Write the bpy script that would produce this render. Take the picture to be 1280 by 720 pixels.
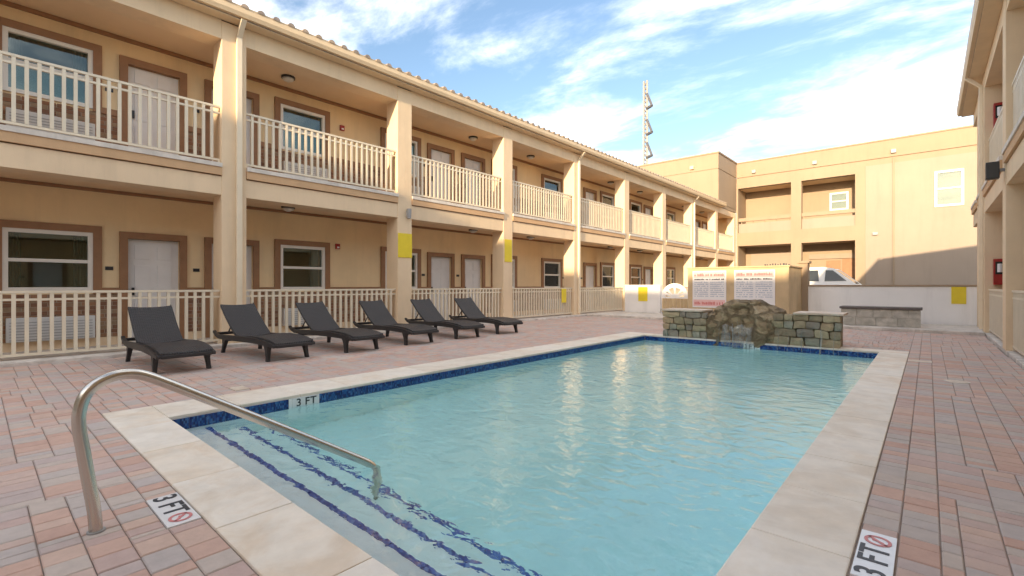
import bpy, bmesh, math, random
import numpy as np
from mathutils import Vector, Matrix, noise
random.seed(7)
rng = np.random.default_rng(11)

# ------------------------------------------------------------------ camera, sky, sun, exposure
scene = bpy.context.scene
for o in list(bpy.data.objects):
    bpy.data.objects.remove(o)
C = scene.collection
FPX, HORIZON, CAM_H = 591.0, 357.0, 1.2
YAW = math.atan2(520.0, FPX)
cam_d = bpy.data.cameras.new('camera')
cam = bpy.data.objects.new('camera', cam_d)
C.objects.link(cam)
cam.location = (0, 0, CAM_H)
cam.rotation_euler = (math.radians(90), 0, YAW)
cam_d.sensor_width = 36.0
cam_d.lens = 36.0 * FPX / 1280.0
cam_d.shift_y = (HORIZON - 360.0) / 1280.0
cam_d.clip_start = 0.05
cam_d.clip_end = 3000
scene.camera = cam

TO_SUN = Vector((0.18, -1.0, 0.235)).normalized()
SUN_EL = math.asin(TO_SUN.z)
SUN_AZ = math.atan2(TO_SUN.x, TO_SUN.y)          # clockwise from +Y
SKY_STRENGTH = 0.15
world = bpy.data.worlds.new('World')
scene.world = world
world.use_nodes = True
wn, wl = world.node_tree.nodes, world.node_tree.links
wn.clear()
w_out = wn.new('ShaderNodeOutputWorld')
w_bg = wn.new('ShaderNodeBackground')
w_bg.inputs['Strength'].default_value = SKY_STRENGTH
sky = wn.new('ShaderNodeTexSky')
sky.sky_type = 'NISHITA'
sky.sun_disc = False
sky.sun_elevation = SUN_EL
sky.sun_rotation = SUN_AZ
sky.air_density = 1.0
sky.dust_density = 1.2
sky.ozone_density = 2.0
tc = wn.new('ShaderNodeTexCoord')
sep = wn.new('ShaderNodeSeparateXYZ')
wl.new(tc.outputs['Generated'], sep.inputs[0])
def wmath(op, a, b=None):
    n = wn.new('ShaderNodeMath'); n.operation = op
    for i, q in enumerate((a, b)):
        if q is None: continue
        if isinstance(q, (int, float)): n.inputs[i].default_value = q
        else: wl.new(q, n.inputs[i])
    return n.outputs[0]
zc = wmath('MAXIMUM', wmath('ADD', sep.outputs[2], 0.10), 0.04)
px_ = wmath('DIVIDE', sep.outputs[0], zc)
py_ = wmath('DIVIDE', sep.outputs[1], zc)
comb = wn.new('ShaderNodeCombineXYZ')
wl.new(px_, comb.inputs[0]); wl.new(py_, comb.inputs[1])
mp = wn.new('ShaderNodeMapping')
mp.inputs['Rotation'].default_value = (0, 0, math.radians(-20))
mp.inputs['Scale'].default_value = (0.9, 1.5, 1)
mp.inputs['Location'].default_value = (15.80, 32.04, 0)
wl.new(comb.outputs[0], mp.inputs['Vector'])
n1 = wn.new('ShaderNodeTexNoise'); n1.inputs['Scale'].default_value = 1.5
n1.inputs['Detail'].default_value = 9; n1.inputs['Roughness'].default_value = 0.62
n1.inputs['Distortion'].default_value = 0.35
wl.new(mp.outputs[0], n1.inputs['Vector'])
n2 = wn.new('ShaderNodeTexNoise'); n2.inputs['Scale'].default_value = 0.33
n2.inputs['Detail'].default_value = 3
wl.new(mp.outputs[0], n2.inputs['Vector'])
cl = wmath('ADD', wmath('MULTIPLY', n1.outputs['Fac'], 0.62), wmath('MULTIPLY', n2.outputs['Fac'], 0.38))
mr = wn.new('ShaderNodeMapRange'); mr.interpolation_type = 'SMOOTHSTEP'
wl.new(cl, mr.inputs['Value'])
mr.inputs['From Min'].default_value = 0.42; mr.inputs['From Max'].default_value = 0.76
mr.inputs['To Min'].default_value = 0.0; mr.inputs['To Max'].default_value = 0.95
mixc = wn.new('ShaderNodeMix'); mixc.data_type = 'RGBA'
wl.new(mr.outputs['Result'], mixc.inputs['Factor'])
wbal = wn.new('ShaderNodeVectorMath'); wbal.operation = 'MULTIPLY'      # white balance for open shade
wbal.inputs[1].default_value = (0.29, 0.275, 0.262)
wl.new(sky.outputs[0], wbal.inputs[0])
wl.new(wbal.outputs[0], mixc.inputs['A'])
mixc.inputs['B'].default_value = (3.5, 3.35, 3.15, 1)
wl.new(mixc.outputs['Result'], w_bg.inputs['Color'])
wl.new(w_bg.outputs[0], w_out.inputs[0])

sun_d = bpy.data.lights.new('sun', 'SUN')
sun_d.energy = 2.0
sun_d.angle = math.radians(0.6)
sun_d.color = (0.54, 0.42, 0.275)
sun = bpy.data.objects.new('sun', sun_d)
C.objects.link(sun)
sun.rotation_euler = (-TO_SUN).to_track_quat('-Z', 'Y').to_euler()
sun.location = TO_SUN * 60

vs = scene.view_settings
vs.view_transform = 'Standard'; vs.look = 'None'; vs.gamma = 1.0
vs.exposure = 3.0
vs.use_curve_mapping = False
scene.cycles.max_bounces = 16
scene.cycles.diffuse_bounces = 8
scene.cycles.transmission_bounces = 12

# ------------------------------------------------------------------ helpers
def lin(r, g, b):
    f = lambda c: (c / 255 / 12.92) if c <= 10 else ((c / 255 + 0.055) / 1.055) ** 2.4
    return (f(r), f(g), f(b))

def new_mat(name):
    m = bpy.data.materials.new(name); m.use_nodes = True
    nt = m.node_tree
    return m, nt.nodes, nt.links, nt.nodes['Principled BSDF']

def nd(ns, typ, **kw):
    n = ns.new(typ)
    for k, v in kw.items():
        if k in n.inputs: n.inputs[k].default_value = v
        else: setattr(n, k, v)
    return n

def surf(name, col, rough=0.7, var=0.12, vscale=1.5, bump=0.15, bscale=60, dist=0.004,
         tint=None, tscale=6, metallic=0.0, spec=0.5, coords='pos', detail=6, dirt=0.0):
    """Painted / mineral surface: base colour with two-scale tonal variation and fine relief."""
    m, ns, ln, bs = new_mat(name)
    if coords == 'pos':
        v = ns.new('ShaderNodeNewGeometry').outputs['Position']
    else:
        v = ns.new('ShaderNodeTexCoord').outputs['Object']
    a = nd(ns, 'ShaderNodeTexNoise', Scale=vscale, Detail=detail, Roughness=0.6)
    ln.new(v, a.inputs['Vector'])
    r = ns.new('ShaderNodeMapRange')
    r.inputs['From Min'].default_value = 0.3; r.inputs['From Max'].default_value = 0.7
    r.inputs['To Min'].default_value = 1 - var; r.inputs['To Max'].default_value = 1 + var
    ln.new(a.outputs['Fac'], r.inputs['Value'])
    src = None
    if tint:
        t = nd(ns, 'ShaderNodeTexNoise', Scale=tscale, Detail=8, Roughness=0.65, Distortion=0.6)
        ln.new(v, t.inputs['Vector'])
        tr = ns.new('ShaderNodeMapRange'); tr.interpolation_type = 'SMOOTHSTEP'
        tr.inputs['From Min'].default_value = 0.38; tr.inputs['From Max'].default_value = 0.66
        ln.new(t.outputs['Fac'], tr.inputs['Value'])
        mx = ns.new('ShaderNodeMix'); mx.data_type = 'RGBA'
        ln.new(tr.outputs['Result'], mx.inputs['Factor'])
        mx.inputs['A'].default_value = (*col, 1); mx.inputs['B'].default_value = (*tint, 1)
        src = mx.outputs['Result']
    mul = ns.new('ShaderNodeVectorMath'); mul.operation = 'SCALE'
    if src: ln.new(src, mul.inputs[0])
    else: mul.inputs[0].default_value = col
    ln.new(r.outputs['Result'], mul.inputs['Scale'])
    out = mul.outputs[0]
    if dirt:
        dn = nd(ns, 'ShaderNodeTexNoise', Scale=0.8, Detail=9, Roughness=0.7)
        mpn = ns.new('ShaderNodeMapping'); mpn.inputs['Scale'].default_value = (3, 3, 0.35)
        ln.new(v, mpn.inputs['Vector']); ln.new(mpn.outputs[0], dn.inputs['Vector'])
        dr = ns.new('ShaderNodeMapRange')
        dr.inputs['From Min'].default_value = 0.5; dr.inputs['From Max'].default_value = 0.75
        dr.inputs['To Min'].default_value = 1; dr.inputs['To Max'].default_value = 1 - dirt
        ln.new(dn.outputs['Fac'], dr.inputs['Value'])
        m2 = ns.new('ShaderNodeVectorMath'); m2.operation = 'SCALE'
        ln.new(out, m2.inputs[0]); ln.new(dr.outputs['Result'], m2.inputs['Scale'])
        out = m2.outputs[0]
    ln.new(out, bs.inputs['Base Color'])
    bs.inputs['Roughness'].default_value = rough
    bs.inputs['Metallic'].default_value = metallic
    bs.inputs['Specular IOR Level'].default_value = spec
    if bump:
        b = nd(ns, 'ShaderNodeTexNoise', Scale=bscale, Detail=5, Roughness=0.6)
        ln.new(v, b.inputs['Vector'])
        bp = ns.new('ShaderNodeBump'); bp.inputs['Strength'].default_value = bump
        bp.inputs['Distance'].default_value = dist
        ln.new(b.outputs['Fac'], bp.inputs['Height'])
        ln.new(bp.outputs[0], bs.inputs['Normal'])
    return m

M = {}
M['stucco'] = surf('stucco_peach', (0.80, 0.615, 0.405), 0.85, 0.06, 1.2, 0.35, 45, 0.006, dirt=0.13)
M['stucco_wall'] = surf('stucco_ochre', (0.82, 0.625, 0.37), 0.85, 0.07, 1.0, 0.35, 45, 0.006, dirt=0.11)
M['ceiling'] = surf('ceiling_paint', (0.78, 0.58, 0.37), 0.85, 0.05, 1.0, 0.2, 50)
M['stucco_back'] = surf('stucco_cream', (0.34, 0.255, 0.175), 0.85, 0.05, 0.5, 0.3, 30, 0.006, dirt=0.08)
M['stucco_pale'] = surf('stucco_pale_cream', (0.345, 0.275, 0.215), 0.85, 0.05, 0.5, 0.3, 30, 0.006, dirt=0.10)
M['brown'] = surf('brown_trim_paint', (0.30, 0.155, 0.075), 0.6, 0.12, 5, 0.2, 30)
M['ledge'] = surf('ledge_ochre', (0.62, 0.40, 0.22), 0.85, 0.06, 1.5, 0.3, 45, 0.005, dirt=0.1)
M['cream_metal'] = surf('cream_railing_paint', (0.76, 0.66, 0.50), 0.45, 0.05, 4, 0.1, 60, 0.002)
M['cream_trim'] = surf('cream_gutter_paint', (0.72, 0.55, 0.35), 0.5, 0.06, 3, 0.1, 40, 0.002)
M['downspout'] = surf('downspout_paint', (0.80, 0.68, 0.50), 0.45, 0.05, 3, 0.1, 40, 0.002)
M['slab_edge'] = surf('slab_edge_concrete', (0.70, 0.64, 0.56), 0.8, 0.12, 4, 0.3, 60, dirt=0.25)
M['vinyl'] = surf('white_vinyl', (0.80, 0.76, 0.68), 0.4, 0.03, 4, 0.03, 60)
M['door'] = surf('white_door_paint', (0.76, 0.74, 0.71), 0.45, 0.05, 3, 0.08, 40)
M['ac'] = surf('air_conditioner_plastic', (0.62, 0.62, 0.60), 0.5, 0.05, 3, 0.1, 40)
M['concrete'] = surf('pale_concrete', (0.70, 0.64, 0.57), 0.85, 0.12, 2.2, 0.4, 70, 0.004, tint=(0.5, 0.45, 0.40), tscale=3, dirt=0.1)
M['roof'] = surf('roof_tile_clay', (0.40, 0.30, 0.21), 0.8, 0.2, 4, 0.4, 30, tint=(0.26, 0.22, 0.20), tscale=2)
M['white_wall'] = surf('white_wall_paint', (0.86, 0.84, 0.82), 0.8, 0.05, 0.9, 0.3, 40, 0.004, dirt=0.12)
M['wall_cap'] = surf('wall_cap_brown', (0.34, 0.25, 0.17), 0.8, 0.1, 3, 0.3, 40)
M['yellow'] = surf('yellow_sign_paint', (0.80, 0.62, 0.03), 0.5, 0.05, 4, 0.05, 40)
M['black_metal'] = surf('black_metal', (0.03, 0.03, 0.03), 0.4, 0.1, 5, 0.05, 40)
M['grey_metal'] = surf('grey_metal', (0.33, 0.33, 0.33), 0.45, 0.1, 5, 0.05, 40)
M['dark_metal'] = surf('weathered_dark_metal', (0.10, 0.10, 0.11), 0.5, 0.1, 2, 0.05, 20)
M['red'] = surf('red_enamel', (0.35, 0.02, 0.015), 0.35, 0.08, 8, 0.05, 40)
M['asphalt'] = surf('asphalt', (0.09, 0.085, 0.08), 0.9, 0.2, 2, 0.6, 90, 0.004)
M['ground'] = surf('dry_ground', (0.20, 0.17, 0.13), 0.95, 0.2, 0.3, 0.5, 10, 0.02)
M['sand'] = surf('joint_sand', (0.28, 0.225, 0.19), 0.95, 0.2, 8, 0.4, 120)
M['travertine'] = surf('travertine', (0.66, 0.58, 0.48), 0.6, 0.08, 3.0, 0.35, 35, 0.003, tint=(0.55, 0.42, 0.31), tscale=2.6, dirt=0.0)
M['plaster'] = surf('pool_plaster', (0.93, 0.95, 0.93), 0.8, 0.05, 2.0, 0.2, 40)
M['block_stone'] = surf('planter_stone', (0.42, 0.39, 0.33), 0.9, 0.2, 5, 0.6, 30, 0.01, tint=(0.52, 0.48, 0.42), tscale=5)
M['block_cap'] = surf('planter_cap_dark', (0.12, 0.10, 0.09), 0.7, 0.15, 5, 0.3, 40)
M['tan_block'] = surf('tan_block_wall', (0.55, 0.41, 0.24), 0.9, 0.14, 1.6, 0.5, 25, 0.006, dirt=0.2)
M['sign_white'] = surf('sign_white', (0.80, 0.78, 0.77), 0.45, 0.03, 3, 0.02, 40)
M['sign_red'] = surf('sign_red_print', (0.62, 0.20, 0.19), 0.5, 0.05, 3, 0)
M['sign_pink'] = surf('sign_pink_print', (0.78, 0.50, 0.48), 0.5, 0.05, 3, 0)
M['sign_grey'] = surf('sign_grey_print', (0.42, 0.46, 0.54), 0.5, 0.05, 3, 0)
M['print_black'] = surf('black_print', (0.035, 0.04, 0.05), 0.5, 0.05, 3, 0)
M['print_red'] = surf('faded_red_print', (0.62, 0.22, 0.22), 0.5, 0.1, 12, 0)
M['tile_white'] = surf('white_ceramic_tile', (0.80, 0.80, 0.80), 0.25, 0.05, 12, 0.05, 50)
M['car_white'] = surf('white_car_paint', (0.80, 0.79, 0.76), 0.2, 0.02, 2, 0)
M['car_glass'] = surf('dark_car_glass', (0.03, 0.035, 0.035), 0.06, 0.1, 2, 0)
M['rubber'] = surf('tyre_rubber', (0.02, 0.02, 0.02), 0.8, 0.1, 8, 0.2, 60)
M['mast'] = surf('galvanised_mast', (0.27, 0.265, 0.26), 0.5, 0.1, 0.8, 0.1, 10)
M['curtain'] = surf('curtain_cloth', (0.30, 0.34, 0.30), 0.9, 0.15, 4, 0.2, 30)
M['blind'] = surf('pale_blind', (0.70, 0.76, 0.80), 0.8, 0.06, 4, 0.1, 30)
M['lamp_glass'] = surf('frosted_lamp_glass', (0.7, 0.66, 0.58), 0.4, 0.05, 8, 0)

# stainless steel
m, ns, ln, bs = new_mat('brushed_stainless_steel')
g = ns.new('ShaderNodeNewGeometry')
t = nd(ns, 'ShaderNodeTexNoise', Scale=14, Detail=3); ln.new(g.outputs['Position'], t.inputs['Vector'])
r = ns.new('ShaderNodeMapRange'); r.inputs['To Min'].default_value = 0.22; r.inputs['To Max'].default_value = 0.27
ln.new(t.outputs['Fac'], r.inputs['Value']); ln.new(r.outputs['Result'], bs.inputs['Roughness'])
bs.inputs['Base Color'].default_value = (0.62, 0.58, 0.52, 1); bs.inputs['Metallic'].default_value = 1
M['steel'] = m

# window glass: clear pane that mirrors at grazing angles, tinted a little green
m, ns, ln, bs = new_mat('window_glass')
ns.remove(bs)
tr = ns.new('ShaderNodeBsdfTransparent'); tr.inputs[0].default_value = (0.66, 0.74, 0.70, 1)
gl = ns.new('ShaderNodeBsdfGlossy'); gl.inputs['Roughness'].default_value = 0.02
gl.inputs[0].default_value = (0.9, 0.95, 0.95, 1)
fr = ns.new('ShaderNodeFresnel'); fr.inputs['IOR'].default_value = 1.5
fm = ns.new('ShaderNodeMath'); fm.operation = 'MULTIPLY_ADD'; fm.inputs[1].default_value = 1.3; fm.inputs[2].default_value = 0.03
ln.new(fr.outputs[0], fm.inputs[0])
mxs = ns.new('ShaderNodeMixShader')
ln.new(fm.outputs[0], mxs.inputs[0]); ln.new(tr.outputs[0], mxs.inputs[1]); ln.new(gl.outputs[0], mxs.inputs[2])
ln.new(mxs.outputs[0], ns['Material Output'].inputs[0])
M['glass'] = m

def island_mat(name, cols, rough, per='island', var=0.12, nscale=14, bump=0.5, bscale=90, dist=0.003):
    m, ns, ln, bs = new_mat(name)
    if per == 'island':
        rnd = ns.new('ShaderNodeNewGeometry').outputs['Random Per Island']
    else:
        rnd = ns.new('ShaderNodeObjectInfo').outputs['Random']
    cr = ns.new('ShaderNodeValToRGB'); cr.color_ramp.interpolation = 'CONSTANT'
    el = cr.color_ramp.elements
    el[0].position = 0; el[0].color = (*cols[0], 1)
    el[1].position = 1 / len(cols); el[1].color = (*cols[1], 1)
    for i in range(2, len(cols)):
        e = el.new(i / len(cols)); e.color = (*cols[i], 1)
    ln.new(rnd, cr.inputs[0])
    pos = ns.new('ShaderNodeNewGeometry').outputs['Position']
    a = nd(ns, 'ShaderNodeTexNoise', Scale=nscale, Detail=7, Roughness=0.65); ln.new(pos, a.inputs['Vector'])
    b2 = nd(ns, 'ShaderNodeTexNoise', Scale=1.1, Detail=4); ln.new(pos, b2.inputs['Vector'])
    s = ns.new('ShaderNodeMath'); s.operation = 'ADD'
    ln.new(a.outputs['Fac'], s.inputs[0]); ln.new(b2.outputs['Fac'], s.inputs[1])
    r = ns.new('ShaderNodeMapRange')
    r.inputs['From Min'].default_value = 0.65; r.inputs['From Max'].default_value = 1.35
    r.inputs['To Min'].default_value = 1 - var; r.inputs['To Max'].default_value = 1 + var
    ln.new(s.outputs[0], r.inputs['Value'])
    mu = ns.new('ShaderNodeVectorMath'); mu.operation = 'SCALE'
    ln.new(cr.outputs[0], mu.inputs[0]); ln.new(r.outputs['Result'], mu.inputs['Scale'])
    ln.new(mu.outputs[0], bs.inputs['Base Color'])
    bs.inputs['Roughness'].default_value = rough
    bn = nd(ns, 'ShaderNodeTexNoise', Scale=bscale, Detail=5, Roughness=0.7); ln.new(pos, bn.inputs['Vector'])
    bp = ns.new('ShaderNodeBump'); bp.inputs['Strength'].default_value = bump; bp.inputs['Distance'].default_value = dist
    ln.new(bn.outputs['Fac'], bp.inputs['Height']); ln.new(bp.outputs[0], bs.inputs['Normal'])
    return m

PAVER = [(0.568, 0.379, 0.303), (0.5, 0.43, 0.388), (0.551, 0.408, 0.346), (0.5, 0.404, 0.371), (0.585, 0.417, 0.337), (0.525, 0.438, 0.38), (0.542, 0.353, 0.282), (0.491, 0.425, 0.393), (0.534, 0.396, 0.346), (0.517, 0.374, 0.329)]
M['paver_one'] = island_mat('concrete_paver', PAVER, 0.85, 'object', 0.13)
M['paver_many'] = island_mat('concrete_paver_field', PAVER, 0.85, 'island', 0.13)
M['brick'] = island_mat('wainscot_brick', [(0.27, 0.13, 0.07), (0.33, 0.18, 0.10), (0.22, 0.11, 0.065), (0.30, 0.20, 0.12)], 0.85, 'island', 0.15)
M['mortar'] = surf('mortar', (0.36, 0.28, 0.20), 0.9, 0.1, 5, 0.4, 60)
STONE = [(0.34, 0.28, 0.17), (0.28, 0.22, 0.14), (0.40, 0.32, 0.20), (0.26, 0.22, 0.17), (0.37, 0.27, 0.16), (0.30, 0.28, 0.21)]
M['stone'] = island_mat('rubble_stone', STONE, 0.7, 'object', 0.45, 9, 0.9, 25, 0.02)
M['boulder_old'] = surf('weathered_rock', (0.22, 0.165, 0.095), 0.75, 0.5, 3.5, 0.9, 12, 0.03, tint=(0.34, 0.29, 0.22), tscale=2.6)

m, ns, ln, bs = new_mat('fissured_rock')
pos = ns.new('ShaderNodeNewGeometry').outputs['Position']
na = nd(ns, 'ShaderNodeTexNoise', Scale=5, Detail=10, Roughness=0.72, Distortion=0.8); ln.new(pos, na.inputs['Vector'])
nb = nd(ns, 'ShaderNodeTexNoise', Scale=1.7, Detail=3); ln.new(pos, nb.inputs['Vector'])
vo = nd(ns, 'ShaderNodeTexVoronoi', Scale=3.6); vo.feature = 'DISTANCE_TO_EDGE'
wv = ns.new('ShaderNodeVectorMath'); wv.operation = 'MULTIPLY_ADD'; wv.inputs[1].default_value = (.35, .35, .35)
ln.new(na.outputs['Color'], wv.inputs[0]); ln.new(pos, wv.inputs[2]); ln.new(wv.outputs[0], vo.inputs['Vector'])
cr = ns.new('ShaderNodeValToRGB'); el = cr.color_ramp.elements
el[0].position = .30; el[0].color = (.085, .066, .042, 1); el[1].position = .72; el[1].color = (.54, .47, .36, 1)
e = el.new(.45); e.color = (.27, .19, .10, 1); e = el.new(.57); e.color = (.42, .32, .19, 1)
mixn = ns.new('ShaderNodeMath'); mixn.operation = 'MULTIPLY_ADD'; mixn.inputs[1].default_value = .65
sc = ns.new('ShaderNodeMath'); sc.operation = 'MULTIPLY'; sc.inputs[1].default_value = .35
ln.new(nb.outputs['Fac'], sc.inputs[0]); ln.new(na.outputs['Fac'], mixn.inputs[0]); ln.new(sc.outputs[0], mixn.inputs[2])
ln.new(mixn.outputs[0], cr.inputs[0]); ln.new(cr.outputs[0], bs.inputs['Base Color']); bs.inputs['Roughness'].default_value = .6
cl_ = ns.new('ShaderNodeMath'); cl_.operation = 'MINIMUM'; cl_.inputs[1].default_value = .12; ln.new(vo.outputs['Distance'], cl_.inputs[0])
hh = ns.new('ShaderNodeMath'); hh.operation = 'MULTIPLY_ADD'; hh.inputs[1].default_value = 5.0
ln.new(cl_.outputs[0], hh.inputs[0]); ln.new(na.outputs['Fac'], hh.inputs[2])
bp = ns.new('ShaderNodeBump'); bp.inputs['Strength'].default_value = 1; bp.inputs['Distance'].default_value = .06
ln.new(hh.outputs[0], bp.inputs['Height']); ln.new(bp.outputs[0], bs.inputs['Normal'])
M['boulder'] = m

# mosaic: small glass tiles of many blues
def mosaic(name, cols, grout, scale):
    m, ns, ln, bs = new_mat(name)
    pos = ns.new('ShaderNodeNewGeometry').outputs['Position']
    # (x + y) runs along either wall, z up
    sp = ns.new('ShaderNodeSeparateXYZ'); ln.new(pos, sp.inputs[0])
    ad = ns.new('ShaderNodeMath'); ad.operation = 'ADD'
    ln.new(sp.outputs[0], ad.inputs[0]); ln.new(sp.outputs[1], ad.inputs[1])
    cells = []
    for src in (ad.outputs[0], sp.outputs[2], sp.outputs[1]):
        k = ns.new('ShaderNodeMath'); k.operation = 'MULTIPLY'; k.inputs[1].default_value = scale
        ln.new(src, k.inputs[0]); cells.append(k.outputs[0])
    cb = ns.new('ShaderNodeCombineXYZ')
    for i, q in enumerate(cells):
        fl = ns.new('ShaderNodeMath'); fl.operation = 'FLOOR'; ln.new(q, fl.inputs[0]); ln.new(fl.outputs[0], cb.inputs[i])
    wn_ = ns.new('ShaderNodeTexWhiteNoise'); wn_.noise_dimensions = '3D'; ln.new(cb.outputs[0], wn_.inputs['Vector'])
    cr = ns.new('ShaderNodeValToRGB'); cr.color_ramp.interpolation = 'CONSTANT'
    el = cr.color_ramp.elements
    el[0].color = (*cols[0], 1); el[1].position = 1 / len(cols); el[1].color = (*cols[1], 1)
    for i in range(2, len(cols)):
        e = el.new(i / len(cols)); e.color = (*cols[i], 1)
    ln.new(wn_.outputs['Value'], cr.inputs[0])
    ln.new(cr.outputs[0], bs.inputs['Base Color'])
    bs.inputs['Roughness'].default_value = 0.2
    return m
BLUES = [(0.008, 0.02, 0.10), (0.015, 0.06, 0.24), (0.01, 0.03, 0.15), (0.05, 0.15, 0.36), (0.012, 0.04, 0.20), (0.02, 0.10, 0.30)]
M['mosaic'] = mosaic('blue_glass_mosaic', BLUES, None, 38.0)
M['mosaic_step'] = mosaic('step_edge_mosaic', [(0.04, 0.09, 0.36), (0.08, 0.15, 0.48), (0.03, 0.06, 0.28), (0.16, 0.24, 0.52)], None, 38.0)

# woven resin of the loungers
m, ns, ln, bs = new_mat('woven_dark_resin')
tcn = ns.new('ShaderNodeTexCoord')
w1 = nd(ns, 'ShaderNodeTexWave', Scale=11, Distortion=0.4); w1.bands_direction = 'X'
w2 = nd(ns, 'ShaderNodeTexWave', Scale=11, Distortion=0.4); w2.bands_direction = 'Y'
ln.new(tcn.outputs['Object'], w1.inputs['Vector']); ln.new(tcn.outputs['Object'], w2.inputs['Vector'])
mxw = ns.new('ShaderNodeMath'); mxw.operation = 'MAXIMUM'
ln.new(w1.outputs['Fac'], mxw.inputs[0]); ln.new(w2.outputs['Fac'], mxw.inputs[1])
bp = ns.new('ShaderNodeBump'); bp.inputs['Strength'].default_value = 0.9; bp.inputs['Distance'].default_value = 0.008
ln.new(mxw.outputs[0], bp.inputs['Height']); ln.new(bp.outputs[0], bs.inputs['Normal'])
cr = ns.new('ShaderNodeMapRange'); ln.new(mxw.outputs[0], cr.inputs['Value'])
cr.inputs['To Min'].default_value = 0.35; cr.inputs['To Max'].default_value = 1.3
mu = ns.new('ShaderNodeVectorMath'); mu.operation = 'SCALE'; mu.inputs[0].default_value = (0.042, 0.041, 0.044)
ln.new(cr.outputs['Result'], mu.inputs['Scale']); ln.new(mu.outputs[0], bs.inputs['Base Color'])
bs.inputs['Roughness'].default_value = 0.5
M['rattan'] = m
M['resin'] = surf('dark_resin', (0.028, 0.026, 0.027), 0.45, 0.1, 20, 0.15, 120, coords='obj')

# pool water: refracting body that absorbs red
m, ns, ln, bs = new_mat('pool_water'); ns.remove(bs)
gls = ns.new('ShaderNodeBsdfGlass'); gls.inputs['IOR'].default_value = 1.33; gls.inputs['Roughness'].default_value = 0.0
pos = ns.new('ShaderNodeNewGeometry').outputs['Position']
mpn = ns.new('ShaderNodeMapping'); mpn.inputs['Rotation'].default_value = (0, 0, math.radians(35))
mpn.inputs['Scale'].default_value = (1.0, 1.5, 1.0); ln.new(pos, mpn.inputs['Vector'])
wa = nd(ns, 'ShaderNodeTexNoise', Scale=4.6, Detail=1.5, Roughness=0.5, Distortion=0.7)
wb = nd(ns, 'ShaderNodeTexNoise', Scale=17, Detail=2, Roughness=0.5, Distortion=0.3)
ln.new(mpn.outputs[0], wa.inputs['Vector']); ln.new(mpn.outputs[0], wb.inputs['Vector'])
hm = ns.new('ShaderNodeMath'); hm.operation = 'MULTIPLY_ADD'; hm.inputs[1].default_value = 0.16
ln.new(wb.outputs['Fac'], hm.inputs[0]); ln.new(wa.outputs['Fac'], hm.inputs[2])
bp = ns.new('ShaderNodeBump'); bp.inputs['Strength'].default_value = 1.0; bp.inputs['Distance'].default_value = 0.014
ln.new(hm.outputs[0], bp.inputs['Height']); ln.new(bp.outputs[0], gls.inputs['Normal'])
ab = ns.new('ShaderNodeVolumeAbsorption'); ab.inputs['Color'].default_value = (0.28, 0.955, 0.985, 1); ab.inputs['Density'].default_value = 0.33
ln.new(gls.outputs[0], ns['Material Output'].inputs['Surface'])
ln.new(ab.outputs[0], ns['Material Output'].inputs['Volume'])
M['water'] = m
m, ns, ln, bs = new_mat('falling_water')
bs.inputs['Base Color'].default_value = (0.85, 0.9, 0.92, 1); bs.inputs['Roughness'].default_value = 0.15
bs.inputs['Transmission Weight'].default_value = 0.86; bs.inputs['IOR'].default_value = 1.33
M['spray'] = m

WL = {}          # world location of objects that act as parents (pure translations)

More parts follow.
